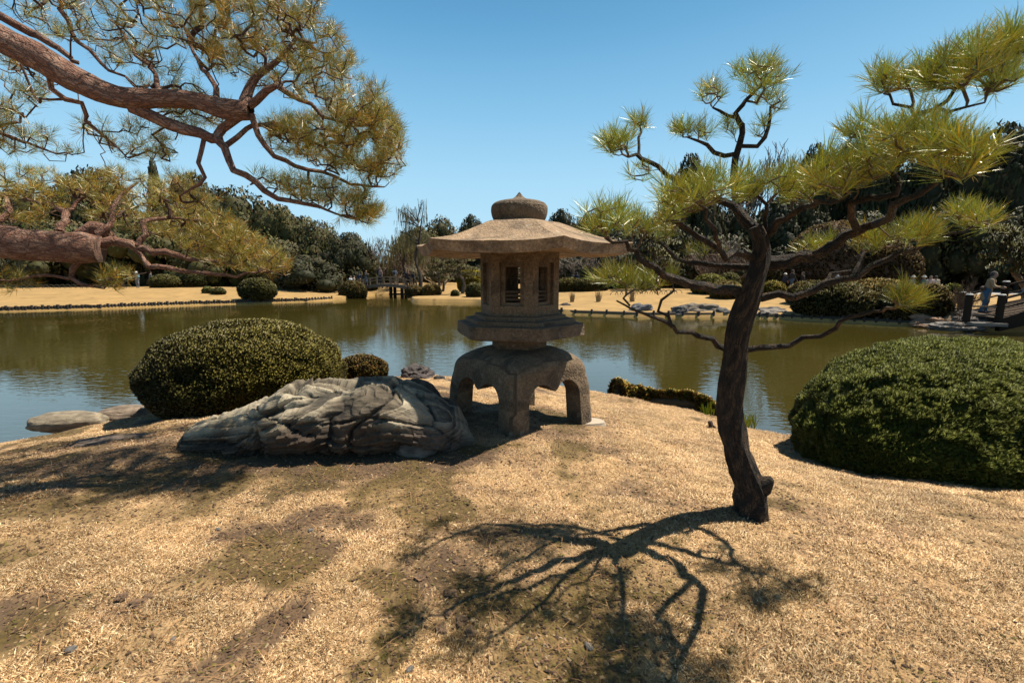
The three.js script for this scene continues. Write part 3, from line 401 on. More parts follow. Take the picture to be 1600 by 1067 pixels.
// ------------------------------------------------------------------ dry grass, fallen needles
{
  const blade = (seed, n, len) => { const r = rng(seed), mb = new MB(); for (let k = 0; k < n; k++) { const a = r() * 6.28, til = 0.65 + 0.95 * r(), L = len * (0.45 + 0.9 * r()), d = V(sin(til) * cos(a), cos(til), sin(til) * sin(a)), o = V((r() - 0.5) * 0.05, -0.004, (r() - 0.5) * 0.05), s = d.clone().cross(V(r() - 0.5, 0.3, r() - 0.5)).normalize().multiplyScalar(0.0007 + 0.0005 * r()), m = o.clone().addScaledVector(d, L * 0.55).add(V(0, 0.0015, 0)), tip = o.clone().addScaledVector(d, L).add(V(0, -0.001, 0)), t = 0.65 + 0.6 * r(), c = (r() < 0.28 ? [0.92, 0.72, 0.45] : r() < 0.3 ? [0.27, 0.15, 0.065] : [0.68, 0.45, 0.225]).map((q) => q * t); const nn = V(r() - 0.5, 1.1, r() - 0.5).normalize().toArray(); const A = mb.v(o.x - s.x, o.y - s.y, o.z - s.z, 0, 0, c, nn), B = mb.v(o.x + s.x, o.y + s.y, o.z + s.z, 0, 0, c, nn), C = mb.v(m.x + s.x, m.y + s.y, m.z + s.z, 0, 0, c, nn), D = mb.v(m.x - s.x, m.y - s.y, m.z - s.z, 0, 0, c, nn), E = mb.v(tip.x, tip.y, tip.z, 0, 0, c, nn); mb.q(A, B, C, D); mb.t(D, C, E); } return mb.geo(); };
  const holder = new THREE.Group(); const r = rng(101), sets = [[], [], []], cols = [[], [], []], up = V(0, 1, 0);
  const add = (x, zf, s) => {
    const [m, b] = coverAt(x, zf), gap = clamp(0.75 * n2(x * 5.5, zf * 5.5, 256, 256, 140) + 0.5 * n2(x * 1.9, zf * 1.9, 256, 256, 150) - 0.12), thin = 1 - pow(1 - 0.93 * max(b, m), 3.2) * pow(1 - clamp(gap), 2.2); if (r() < thin) return; const y = nearH(x, zf); if (y < 0.3) return;
    const k = floor(r() * 3), big = 1 + 0.35 * n2(x * 1.4, zf * 1.4, 256, 256, 66), tone = (0.74 + 0.52 * r()) * (1 + 0.22 * n2(x * 0.9, zf * 0.9, 256, 256, 177) + 0.30 * n2(x * 2.4, zf * 2.4, 256, 256, 12) + 0.2 * n2(x * 7, zf * 7, 256, 256, 19));
    pushM(sets[k], V(x, y, -zf), up.clone().add(V((r() - 0.5) * 0.5, 0, (r() - 0.5) * 0.5)).normalize(), r() * 6.28, s * (0.65 + 0.6 * r()) * big * (1 - 0.4 * m)); cols[k].push(tone * lerp(1, 0.6, m), tone * lerp(1, 0.55, m) * lerp(1, 0.9, b), tone * lerp(1, 0.4, m));
  };
  for (let k = 0; k < 150000; k++) { const zf = 1.15 + 3.0 * pow(r(), 0.85), x = (r() - 0.5) * 2 * (1.25 * zf + 0.4); add(x, zf, 1); }
  for (let k = 0; k < 130000; k++) { const zf = 4.0 + 5.9 * pow(r(), 0.9), x = lerp(-1.2, 1.0, r()) * zf * 0.95; if (zf > along(NEAR, x) + 0.1) continue; add(x, zf, 1.15); }
  const gm = leafMat({ roughness: 0.8, transmission: 0.2, thickness: 0, specularIntensity: 0.3 });
  const root = new THREE.Group(); root.name = 'dry_grass'; root.userData.kind = 'stuff'; root.userData.label = 'short dormant straw-coloured grass covering the near lawn'; root.userData.category = 'grass'; scene.add(root);
  sets.forEach((s, i) => instanced('blades', blade(31 + i, 22, 0.021), gm, s, cols[i], root));
  // crumbs of soil, chips of bark and dead leaf between the blades
  const lt = new THREE.Group(); lt.name = 'leaf_litter'; lt.userData = { kind: 'stuff', label: 'crumbs of soil, bark chips and dead leaf bits over the lawn', category: 'litter' }; scene.add(lt);
  const chip = (seed, flat) => { const g = new THREE.IcosahedronGeometry(1, 0), q = rng(seed), p = g.attributes.position, map = {}; for (let i = 0; i < p.count; i++) { const k = [p.getX(i), p.getY(i), p.getZ(i)].map((e) => e.toFixed(2)).join(); map[k] ??= 0.6 + 0.8 * q(); p.setXYZ(i, p.getX(i) * map[k] * 1.3, p.getY(i) * map[k] * flat, p.getZ(i) * map[k]); } g.computeVertexNormals(); return g; };
  const cm = mat(0xffffff, { roughness: 1 }), cset = [[], []], ccol = [[], []];
  for (let k = 0; k < 90000; k++) { const zf = 1.2 + 4.6 * pow(r(), 1.1), x = (r() - 0.5) * 2.5 * zf; if (zf > along(NEAR, x)) continue; const [m, b] = coverAt(x, zf); if (r() > 0.22 + 0.9 * max(m, b)) continue; const q = r(), t = 0.6 + 0.7 * r(), c = q < 0.45 ? [0.10, 0.056, 0.03] : q < 0.62 ? [0.13, 0.10, 0.02] : q < 0.8 ? [0.33, 0.22, 0.11] : q < 0.94 ? [0.20, 0.11, 0.05] : [0.30, 0.22, 0.13]; const j = q < 0.5 ? 0 : 1, s = (0.0022 + 0.0062 * pow(r(), 2.5)) * (j ? 1.2 : 1); pushM(cset[j], V(x, nearH(x, zf) + s * 0.3, -zf), V((r() - 0.5) * 0.8, 1, (r() - 0.5) * 0.8).normalize(), r() * 6.28, s); ccol[j].push(c[0] * t, c[1] * t, c[2] * t); }
  instanced('crumbs', chip(5, 0.7), cm, cset[0], ccol[0], lt); instanced('chips', chip(6, 0.22), cm, cset[1], ccol[1], lt);
  // fallen pine needles and bits of leaf
  const nd = []; const nc = []; const ng = new THREE.BufferGeometry(); { const mb = new MB(), w = 0.0011; const A = mb.v(-w, 0, -0.05), B = mb.v(w, 0, -0.05), C = mb.v(w * 1.0, 0.006, 0), D = mb.v(-w, 0.006, 0), E = mb.v(0, 0, 0.05); mb.q(A, B, C, D); mb.t(D, C, E); ng.copy(mb.geo()); }
  for (let k = 0; k < 7000; k++) { const zf = 1.3 + 4.6 * r(), x = (r() - 0.5) * 2.4 * zf; if (zf > along(NEAR, x)) continue; pushM(nd, V(x, nearH(x, zf) + 0.008 + 0.012 * r(), -zf), V((r() - 0.5) * 0.5, 1, (r() - 0.5) * 0.5).normalize(), r() * 6.28, 0.7 + 0.5 * r()); const t = 0.35 + 0.8 * r(); nc.push(0.40 * t, 0.21 * t, 0.085 * t); }
  const fl = new THREE.Group(); fl.name = 'fallen_needles'; fl.userData = { kind: 'stuff', label: 'fallen brown pine needles scattered over the lawn', category: 'needles' }; scene.add(fl);
  instanced('needles', ng, mat(0xffffff, { side: THREE.DoubleSide, roughness: 0.8 }), nd, nc, fl);
}

// ------------------------------------------------------------------ pines
function cells2(x, y, px, py) { let a = 9, b = 9; const X = floor(x), Y = floor(y); for (let j = -1; j <= 1; j++) for (let i = -1; i <= 1; i++) { const cx = (((X + i) % px) + px) % px, cy = (((Y + j) % py) + py) % py, h = PERM[(PERM[cx & 255] + cy) & 255], k = PERM[(h + 91) & 255]; const d = hypot(X + i + h / 256 - x, Y + j + k / 256 - y); if (d < a) { b = a; a = d; } else if (d < b) b = d; } return b - a; }
const plate = (u, v) => { const w = 0.4 * fbm2(u * 7, v * 7, 4, 7, 7, 3), w2 = 0.4 * fbm2(u * 7, v * 7, 4, 7, 7, 103); return 0.7 * sstep(0.02, 0.34, cells2(u * 10 + w, v * 6 + w2, 10, 6)) + 0.3 * sstep(0.0, 0.3, cells2(u * 24 + w, v * 16 + w2, 24, 16)); };
const barkTex = (a, b, c) => tex(512, 512, (u, v) => { const t = plate(u, v), g = 1 + 0.3 * n2(u * 70, v * 70, 70, 70, 19), k = sstep(-0.2, 0.5, n2(u * 4, v * 4, 4, 4, 51)); return [0, 1, 2].map((i) => lerp(a[i], lerp(b[i], c[i], k), t) * g); });
const barkBump = tex(512, 512, (u, v) => { return 0.15 + 0.65 * plate(u, v) + 0.13 * n2(u * 60, v * 60, 60, 60, 29); }, false);
const withRepeat = (t, a, b) => { const c = t.clone(); c.repeat.set(a, b); c.needsUpdate = true; return c; };
const redTex = barkTex([0.13, 0.062, 0.042], [0.27, 0.13, 0.085], [0.40, 0.24, 0.17]), blackTex = barkTex([0.005, 0.004, 0.003], [0.030, 0.019, 0.012], [0.13, 0.076, 0.040]);
M.redBark = mat(0xffffff, { map: withRepeat(redTex, 2.6, 2.0), bumpMap: withRepeat(barkBump, 2.6, 2.0), bumpScale: 0.02, roughness: 0.9 });
M.blackBark = mat(0xffffff, { map: withRepeat(blackTex, 4, 3.2), bumpMap: withRepeat(barkBump, 4, 3.2), bumpScale: 0.03, roughness: 0.95 });
M.redTwig = mat(rgb(0.075, 0.038, 0.025), { roughness: 0.95 });
M.blackTwig = mat(rgb(0.11, 0.07, 0.043), { roughness: 0.95 });
M.needle = leafMat({ roughness: 0.4, transmission: 0.5, thickness: 0, specularIntensity: 1 });
function needleTuft(seed, n, len, wid, cols, lo, hi, stem) {
  const r = rng(seed), mb = new MB();
  for (let k = 0; k < n; k++) {
    const f = r(), a = r() * 6.28, ph = lerp(hi, lo, f) + 0.25 * (r() - 0.5), d = V(sin(ph) * cos(a), cos(ph), sin(ph) * sin(a)), L = len * (0.75 + 0.4 * r()), o = V(0, stem * (f - 0.5), 0).addScaledVector(d, 0.004);
    const s = d.clone().cross(V(r() - 0.5, r() - 0.5, r() - 0.5)).normalize().multiplyScalar(wid), m = o.clone().addScaledVector(d, L * 0.6).add(V((r() - 0.5) * 0.006, 0.003, (r() - 0.5) * 0.006)), tip = o.clone().addScaledVector(d, L).add(V((r() - 0.5) * 0.012, (r() - 0.5) * 0.01, (r() - 0.5) * 0.012));
    const t = 0.75 + 0.5 * r(), c = cols[floor(r() * cols.length)].map((q) => q * t);
    const A = mb.v(o.x - s.x, o.y - s.y, o.z - s.z, 0, 0, c), B = mb.v(o.x + s.x, o.y + s.y, o.z + s.z, 0, 0, c), C = mb.v(m.x + s.x * 0.9, m.y + s.y * 0.9, m.z + s.z * 0.9, 0, 0, c), D = mb.v(m.x - s.x * 0.9, m.y - s.y * 0.9, m.z - s.z * 0.9, 0, 0, c), E = mb.v(tip.x, tip.y, tip.z, 0, 0, c);
    mb.q(A, B, C, D); mb.t(D, C, E);
  }
  return mb.geo();
}
class Skeleton {        // limbs given by hand, twigs grown to reach every tuft
  constructor(seed) { this.n = []; this.r = rng(seed); this.tips = []; }
  limb(pts, rads, step = 0.06) { const [P, R] = smooth(pts, rads, step); let prev = -1; P.forEach((p, i) => { this.n.push({ p, r: R[i], par: prev, w: 0, own: false }); prev = this.n.length - 1; }); return [P, R]; }
  reach(t, o = {}) {
    let best = -1, bd = 1e9; const bias = o.bias ?? 0.35;
    for (let i = 0; i < this.n.length; i++) { const q = this.n[i], d = q.p.distanceToSquared(t); if (d < bd) { const up = (t.y - q.p.y); const e = d * (1 + bias * (up < -0.03 ? 1.2 : 0)) * (q.noGrow ? 9 : 1); if (e < bd) { bd = e; best = i; } } }
    const from = this.n[best].p, L = from.distanceTo(t), k = max(1, Math.ceil(L / (o.step ?? 0.07))); let prev = best;
    const j = (o.jit ?? 0.22) * min(L, 0.3) , mid = V((this.r() - 0.5) * j * 2, -abs(this.r()) * j * 0.9, (this.r() - 0.5) * j * 2);
    for (let i = 1; i <= k; i++) { const f = i / k, p = from.clone().lerp(t, f).addScaledVector(mid, sin(f * PI)); if (i < k) p.add(V(this.r() - 0.5, this.r() - 0.5, this.r() - 0.5).multiplyScalar((o.kink ?? 0.5) * (o.step ?? 0.07))); this.n.push({ p, par: prev, own: true, r: 0, w: 0 }); prev = this.n.length - 1; }
    const e = this.n[prev], b = this.n[e.par]; this.tips.push([e.p, e.p.clone().sub(b.p).normalize()]);
  }
  twigs(rTip, pw, sidesOf) {
    const N = this.n, kids = N.map(() => []); for (let i = N.length - 1; i >= 0; i--) { const q = N[i]; if (!q.own) continue; if (!q.w) q.w = 1; N[q.par].w += q.w; kids[q.par].push(i); }
    for (const q of N) if (q.own) q.r = rTip * pow(q.w, pw);
    const mb = new MB(), starts = []; N.forEach((q, i) => { if (!q.own) for (const k of kids[i]) starts.push([i, k]); });
    while (starts.length) { const [a, b] = starts.pop(), P = [N[a].p], R = [min(N[a].r || 1, N[b].r * 1.15)]; let c = b; while (c !== undefined) { P.push(N[c].p); R.push(N[c].r); const ks = kids[c].slice().sort((x, y) => N[y].w - N[x].w); for (const k of ks.slice(1)) starts.push([c, k]); c = ks[0]; } tube(mb, P, R, R[0] > 0.012 ? 7 : R[0] > 0.006 ? 5 : 4, R[0] > 0.01 ? 0.2 : 0, a); }
    return mb.geo();
  }
}
const inPoly = (P, x, y) => { let c = false; for (let i = 0, j = P.length - 1; i < P.length; j = i++) if ((P[i][1] > y) !== (P[j][1] > y) && x < (P[j][0] - P[i][0]) * (y - P[i][1]) / (P[j][1] - P[i][1]) + P[i][0]) c = !c; return c; };
const path = (L, z) => L.map((q) => U(q[0], q[1], q[2] ?? z));
const pxr = (r, z) => r / FPX * z;

{   // ---- the red pine reaching in from the left
  const T = thing('red_pine', 'old red-barked pine reaching in from the left over the water', 'pine tree', V(0, 0, 0)), S = new Skeleton(9);
  let zk = 1; const limb = (L, R, z, name = 'branch') => { const zf = L[0][1] < 300 ? 0.86 : 1.08; L = L.map(([x, y, d]) => [x, y, d * zf]); const P = path(L, z), thin = R[0] < 13 ? 0.66 : 0.84, rr = R.map((q, i) => pxr(q * thin, L[i][2] ?? z)); const [p, r] = S.limb(P, rr, R[0] < 13 ? 0.09 : 0.06); if (R[0] < 13) { const r9 = rng(L[0][0] + 500); p.forEach((q, i) => { if (i && i < p.length - 1) q.add(V(r9() - 0.5, r9() - 0.5, r9() - 0.5).multiplyScalar(0.045)); }); } const mb = new MB(); tube(mb, p, r, rr[0] > 0.05 ? 22 : rr[0] > 0.02 ? 12 : 8, 0.16, L[0][0] * 0.1 + L[0][1]); part(name, mb.geo(), M.redBark, T); };
  // trunk outside the frame, on the left, carrying both limbs
  { const base = V(-5.6, nearH(-5.6, 3.4) - 0.1, -3.4), P = [base, V(-5.5, 1.9, -3.5), V(-5.25, 3.0, -3.55), V(-5.3, 4.2, -3.4), V(-5.6, 5.4, -3.2)]; const [p, r] = smooth(P, [0.34, 0.27, 0.25, 0.2, 0.12], 0.1); const mb = new MB(); tube(mb, p, r, 26, 0.16, 7); part('trunk', mb.geo(), M.redBark, T); }
  limb([[-235, 20, 3.6], [-90, 14, 3.7], [0, 60, 3.75], [60, 90, 3.8], [120, 126, 3.85], [190, 153, 3.9], [250, 154, 3.95], [300, 157, 4.0], [350, 171, 4.05], [388, 172, 4.1]], [28, 26, 23, 22, 20, 17, 15, 14, 16, 15]);
  limb([[185, 142, 3.9], [215, 168, 3.95], [260, 194, 4.0], [310, 214, 4.05], [347, 216, 4.1]], [12, 13, 12, 12, 10]);
  limb([[-235, 345, 3.6], [-80, 362, 3.7], [0, 377, 3.75], [60, 384, 3.8], [120, 387, 3.85], [156, 390, 3.9]], [36, 33, 30, 28, 27, 24]);
  limb([[110, 376, 3.95], [140, 358, 4.0], [164, 362, 4.05], [176, 372, 4.1]], [12, 15, 16, 10]);
  limb([[150, 382, 3.95], [185, 376, 4.0], [218, 388, 4.05], [262, 395, 4.1], [320, 409, 4.2], [378, 416, 4.3]], [12, 11, 9, 7, 5, 2.5]);
  limb([[-120, -30, 3.9], [0, 26, 3.9], [55, 52, 3.95], [95, 78, 4.0], [122, 98, 4.05]], [12, 9, 8, 6, 4]);
  limb([[60, -60, 4.2], [92, 8, 4.25], [104, 40, 4.25], [130, 72, 4.3], [168, 104, 4.3], [208, 134, 4.3]], [6, 5, 4.5, 4, 3.2, 2]);
  limb([[75, 112, 3.9], [94, 148, 3.95], [128, 163, 4.0], [138, 190, 4.05], [168, 214, 4.1], [196, 244, 4.15]], [5.5, 6, 5, 4, 3, 1.6]);
  limb([[-60, 185, 4.2], [0, 206, 4.2], [40, 223, 4.25], [82, 236, 4.3], [112, 242, 4.3]], [6, 4, 3, 2, 1.4]);
  limb([[384, 172, 4.1], [386, 148, 4.15], [400, 120, 4.2], [432, 96, 4.25], [462, 60, 4.3]], [13, 8, 6, 4.5, 2.5]);
  limb([[390, 165, 4.1], [425, 138, 4.1], [470, 152, 4.15], [515, 186, 4.2], [560, 205, 4.25]], [9, 7, 5, 3.5, 2]);
  limb([[388, 176, 4.1], [345, 205, 4.1], [352, 236, 4.05], [382, 275, 4.0], [430, 303, 4.0], [485, 322, 4.05], [530, 336, 4.1]], [8, 10, 8, 7, 6, 4, 2]);
  limb([[392, 178, 4.1], [412, 224, 4.15], [446, 254, 4.2], [500, 266, 4.3], [552, 286, 4.35], [600, 292, 4.4]], [7, 6, 5, 4, 3, 1.6]);
  limb([[352, 228, 4.1], [400, 196, 4.2], [450, 205, 4.3], [520, 240, 4.4], [580, 262, 4.5]], [6, 5, 4, 3, 1.6]);
  limb([[318, 218, 4.05], [314, 258, 4.0], [312, 286, 4.0], [280, 306, 4.0]], [5, 4.5, 4, 1.6]);
  limb([[346, 165, 4.05], [330, 120, 4.2], [300, 85, 4.3], [285, 40, 4.4]], [7, 5, 3.5, 2]);
  limb([[250, 150, 3.95], [235, 105, 4.2], [200, 70, 4.4], [170, 30, 4.5]], [6, 4, 3, 2]);
  limb([[152, 366, 3.95], [172, 350, 4.0], [178, 325, 4.1], [192, 298, 4.2], [215, 285, 4.3]], [9, 6.5, 5, 3.5, 2]);
  limb([[92, 362, 3.9], [104, 338, 4.0], [70, 318, 4.1], [30, 312, 4.2]], [9, 7, 4.5, 2]);
  limb([[104, 340, 4.0], [112, 325, 4.2], [140, 300, 4.3]], [6, 4.5, 2]);
  limb([[-30, 365, 3.9], [6, 338, 4.0], [16, 318, 4.1], [-10, 300, 4.2]], [8, 7, 5, 3]);
  limb([[214, 384, 4.05], [226, 362, 4.1], [224, 347, 4.2], [262, 338, 4.3], [300, 345, 4.4]], [7, 6, 5, 3.5, 2]);
  limb([[128, 402, 3.9], [114, 432, 3.9], [138, 444, 3.9], [162, 451, 3.95]], [7, 5, 3.5, 1.6]);
  limb([[214, 392, 4.05], [236, 416, 4.0], [286, 421, 4.05], [350, 430, 4.15], [400, 426, 4.25]], [6, 6, 5, 3.5, 1.8]);
  limb([[114, 432, 3.9], [70, 432, 3.9], [20, 438, 3.9], [-30, 446, 3.9]], [4, 3.5, 3, 2]);
  const r = rng(51), tg = [];
  const region = (poly, n, z0, z1) => { const xs = poly.map((p) => p[0]), ys = poly.map((p) => p[1]); for (let k = 0, g = 0; k < n && g < n * 30; g++) { const x = lerp(min(...xs), max(...xs), r()), y = lerp(min(...ys), max(...ys), r()); if (!inPoly(poly, x, y)) continue; tg.push(U(x, y, zk * lerp(z0, z1, r()))); k++; } };
  zk = 0.86; region([[300, -60], [480, -40], [522, 40], [562, 115], [600, 160], [605, 200], [560, 195], [500, 165], [440, 150], [395, 130], [330, 110], [290, 60]], 430, 3.9, 5.2);
  region([[520, 175], [608, 165], [628, 215], [634, 270], [606, 290], [540, 275], [470, 250], [420, 230], [420, 190]], 290, 3.9, 5.0);
  region([[500, 285], [585, 300], [592, 335], [555, 352], [500, 325], [440, 300], [400, 270]], 90, 3.9, 4.6);
  region([[560, 300], [588, 325], [575, 350], [548, 345]], 16, 4.0, 4.4);
  region([[0, -60], [300, -60], [310, 60], [280, 120], [200, 120], [120, 70], [0, 20]], 170, 3.9, 5.2);
  region([[0, 75], [70, 120], [60, 170], [0, 190]], 26, 4.0, 4.8);
  region([[200, 130], [330, 130], [350, 190], [290, 205], [230, 190]], 50, 4.1, 4.9);
  region([[120, 195], [240, 190], [290, 225], [250, 255], [190, 250], [150, 230]], 34, 3.9, 4.5);
  region([[-40, 180], [60, 205], [125, 235], [110, 248], [40, 240], [-40, 232]], 34, 4.1, 4.5);
  zk = 1.08; region([[-30, 262], [60, 262], [130, 285], [110, 330], [60, 345], [-30, 350]], 110, 3.9, 4.9);
  region([[130, 285], [165, 265], [215, 278], [290, 275], [345, 330], [385, 365], [380, 400], [300, 395], [240, 365], [140, 345], [120, 310]], 300, 4.1, 5.3);
  region([[345, 335], [400, 372], [452, 405], [448, 428], [380, 425], [300, 405], [290, 370]], 200, 4.1, 5.0);
  region([[150, 440], [180, 424], [222, 432], [205, 452], [170, 456]], 16, 3.85, 4.0);
  region([[-20, 432], [40, 428], [45, 448], [-20, 456]], 10, 3.85, 4.0);
  zk = 0.86; region([[270, 275], [340, 330], [360, 345], [320, 330], [270, 295]], 16, 4.2, 4.6);
  // boughs outside the frame, above and to the left
  for (let k = 0; k < 30; k++) tg.push(V(-5.6 + 3.0 * (r() - 0.5) * 2, 4.6 + 1.6 * r(), -3.4 + 2.4 * (r() - 0.5) * 2));
  limb([[-300, -400, 3.4], [-200, -380, 3.6], [-60, -330, 3.9], [60, -300, 4.2]], [20, 16, 12, 6]);
  const dist = (t) => { let b = 1e9; for (const q of S.n) if (!q.own) b = min(b, q.p.distanceToSquared(t)); return b; };
  tg.map((t) => [dist(t), t]).sort((a, b) => a[0] - b[0]).forEach(([, t]) => S.reach(t, { step: 0.055, kink: 0.95, jit: 0.35 }));
  part('twigs', S.twigs(0.0040, 0.43), M.redTwig, T, 'stuff');
  const cols = [[0.33, 0.345, 0.042], [0.43, 0.39, 0.042], [0.23, 0.28, 0.048], [0.66, 0.42, 0.042], [0.38, 0.37, 0.042]];
  const ms = [], cs = []; S.tips.forEach(([p, d], i) => { const m = 2 + floor(r() * 2.8); for (let k = 0; k < m; k++) { const dd = d.clone().multiplyScalar(0.7).add(V((r() - 0.5) * 1.2, 0.25 + 0.6 * r(), (r() - 0.5) * 1.2)).normalize(), q = k ? p.clone().add(V((r() - 0.5) * 0.12, (r() - 0.3) * 0.08, (r() - 0.5) * 0.12)) : p; pushM(ms, q, dd, r() * 6.28, 0.75 + 0.45 * r()); const t = 0.75 + 0.55 * r(), o = r() < 0.22 ? [1.5, 1.1, 0.8] : [1, 1, 1]; cs.push(t * o[0], t * o[1], t * o[2]); } });
  instanced('needles', needleTuft(3, 23, 0.084, 0.0011, cols, 0.25, 1.25, 0.045), M.needle, ms, cs, T);
  for (const a of S.tips.slice(0, 0)) a;
}
{   // ---- the small black pine on the right
  const near = (x, y, d) => d - (d > 2.92 && y < 300 ? 0.12 : 0.2) * clamp((800 - y) / 340) - (y < 325 ? 0.66 : y < 450 ? 0.1 : 0.55) * sstep(1210, 1500, x) - (y > 200 ? 0.3 * sstep(1060, 930, x) : 0), Z = 2.8, base = G(1172, 800), T = thing('black_pine', 'small trained black pine with bent dark trunk and bright needle tufts, right of the lantern', 'pine tree', V(0, 0, 0)), S = new Skeleton(29);
  const limb = (L, R, z = Z, name = 'branch', rough = 0.2) => { L = L.map(([x, y, d]) => [x, y, near(x, y, d)]); const P = path(L, z), rr = R.map((q, i) => pxr(q * (name === 'trunk' ? 0.80 : 0.64), L[i][2] ?? z)); const [p, r] = S.limb(P, rr, name === 'trunk' ? 0.05 : 0.075); const r9 = rng(L[0][0]); if (name === 'branch') p.forEach((q, i) => { if (i && i < p.length - 1) q.add(V(r9() - 0.5, r9() - 0.5, r9() - 0.5).multiplyScalar(0.034)); }); const mb = new MB(); tube(mb, p, r, rr[0] > 0.03 ? 24 : 10, rough, L[0][0] * 0.07 + L[0][1]); part(name, mb.geo(), M.blackBark, T); };
  const bz = -base.z;
  limb([[1172, 812, bz], [1172, 790, bz], [1172, 762, bz + 0.02], [1160, 728, bz + 0.04], [1148, 690, bz + 0.06], [1140, 645, bz + 0.08], [1142, 600, bz + 0.08], [1148, 555, bz + 0.07], [1157, 500, bz + 0.06], [1172, 460, bz + 0.06], [1188, 412, bz + 0.06], [1190, 380, bz + 0.06], [1180, 354, bz + 0.06]], [39, 34, 29, 25, 24, 23, 23, 21, 21, 19, 16, 13, 11], Z, 'trunk', 0.30);
  { const mb = new MB(); tube(mb, path([[1182, 762, bz - 0.02], [1196, 756, bz - 0.05], [1206, 748, bz - 0.07]], Z), [0.07, 0.05, 0.02], 12, 0.4, 3); part('burl', mb.geo(), M.blackBark, T); }
  const b = (L, R) => limb(L, R);
  b([[1184, 360, 2.85], [1160, 335, 2.9], [1150, 300, 2.95], [1152, 258, 3.0], [1159, 222, 3.0], [1167, 198, 3.0], [1152, 184, 3.0], [1159, 166, 3.0], [1172, 150, 3.0], [1190, 134, 3.0]], [13, 11, 9, 7.5, 6.5, 6, 6, 5, 4, 2]);
  b([[1158, 228, 3.0], [1190, 221, 3.0], [1202, 198, 3.0], [1203, 176, 3.0], [1220, 158, 3.0]], [5, 5, 4, 3, 2]);
  b([[1152, 240, 3.0], [1124, 237, 3.0], [1100, 227, 3.0], [1074, 214, 3.0]], [5, 5, 4, 2]);
  b([[1152, 184, 3.0], [1134, 172, 3.0], [1114, 168, 3.0]], [4, 3.5, 2]);
  b([[1176, 352, 2.85], [1148, 326, 2.9], [1112, 306, 2.95], [1078, 288, 3.0], [1050, 280, 3.05], [1024, 260, 3.1], [1002, 247, 3.1], [982, 245, 3.1]], [11, 10, 8, 7, 6, 5.5, 4.5, 3]);
  b([[1004, 250, 3.1], [998, 222, 3.15], [1000, 196, 3.15]], [4, 3.5, 2]);
  b([[1176, 462, 2.84], [1140, 455, 2.75], [1084, 447, 2.65], [1050, 436, 2.6], [1020, 420, 2.55], [997, 400, 2.55], [978, 384, 2.55], [946, 372, 2.55]], [12, 12, 11, 9.5, 8.5, 7, 5, 3]);
  b([[1186, 405, 2.84], [1165, 398, 2.72], [1132, 399, 2.62], [1114, 386, 2.56], [1091, 367, 2.5], [1060, 354, 2.45], [1036, 346, 2.4]], [9, 9, 8, 8, 7, 5.5, 3]);
  b([[1174, 418, 2.86], [1120, 413, 2.95], [1074, 409, 3.0], [1046, 395, 3.05], [1028, 377, 3.1]], [8, 7, 6, 5, 3]);
  b([[1190, 415, 2.84], [1240, 406, 2.75], [1285, 396, 2.68], [1313, 381, 2.62], [1340, 358, 2.58], [1368, 349, 2.55], [1408, 322, 2.5], [1448, 295, 2.45], [1484, 277, 2.4]], [13, 13, 12, 11.5, 11, 10, 8, 6, 4]);
  b([[1188, 408, 2.86], [1236, 400, 2.95], [1290, 392, 3.0]], [9, 8, 6]);
  b([[1340, 360, 2.58], [1336, 322, 2.6], [1372, 310, 2.62], [1396, 300, 2.65], [1398, 258, 2.7], [1411, 220, 2.75], [1428, 186, 2.8], [1464, 168, 2.8], [1500, 128, 2.8], [1552, 88, 2.8]], [8, 8, 7.5, 7, 6, 5.5, 5, 4.5, 3.5, 2]);
  b([[1430, 186, 2.8], [1404, 160, 2.85], [1382, 146, 2.85]], [4, 3, 2]);
  b([[1440, 178, 2.8], [1490, 172, 2.7], [1540, 160, 2.65]], [4, 3.5, 2]);
  b([[1484, 277, 2.4], [1510, 262, 2.38], [1532, 243, 2.36]], [4, 3, 2]);
  b([[1172, 464, 2.84], [1210, 462, 2.8], [1254, 460, 2.76], [1286, 448, 2.72], [1330, 435, 2.7], [1370, 417, 2.68], [1412, 394, 2.66], [1444, 383, 2.65], [1494, 366, 2.62], [1530, 348, 2.6]], [9, 10, 9.5, 9, 8, 7, 5.5, 4.5, 3.5, 2]);
  b([[1290, 448, 2.72], [1298, 432, 2.75], [1330, 423, 2.78]], [6, 5, 3]);
  b([[1330, 434, 2.7], [1352, 402, 2.75], [1360, 384, 2.8]], [4, 3, 2]);
  b([[1152, 548, 2.88], [1128, 538, 2.86], [1108, 530, 2.84], [1086, 525, 2.82], [1060, 517, 2.8], [1038, 505, 2.78], [1010, 490, 2.76], [986, 478, 2.75], [964, 470, 2.75]], [9, 8, 6.5, 6.5, 5.5, 5, 4, 3, 2]);
  b([[1050, 512, 2.79], [1041, 492, 2.85], [1030, 478, 2.88], [1047, 459, 2.9], [1050, 440, 2.92]], [4, 4, 3.5, 3, 2]);
  b([[984, 477, 2.75], [976, 462, 2.72], [992, 452, 2.72]], [2.5, 2.5, 2]);
  b([[1160, 548, 2.88], [1204, 545, 2.86], [1246, 534, 2.84], [1292, 519, 2.82], [1322, 502, 2.8], [1350, 491, 2.8], [1380, 486, 2.8]], [8, 7, 6.5, 6, 5, 4.5, 3]);
  b([[1130, 398, 2.62], [1122, 372, 2.4], [1108, 345, 2.28], [1092, 320, 2.2]], [6, 5.5, 4.5, 3]);
  b([[1190, 372, 2.84], [1215, 350, 2.7], [1250, 330, 2.55], [1290, 318, 2.4], [1330, 300, 2.3]], [10, 8, 7, 6, 3]);
  b([[1186, 366, 2.84], [1200, 340, 2.75], [1192, 322, 2.6], [1180, 300, 2.5]], [7, 5, 4, 3]);
  const r = rng(71), tg = [];
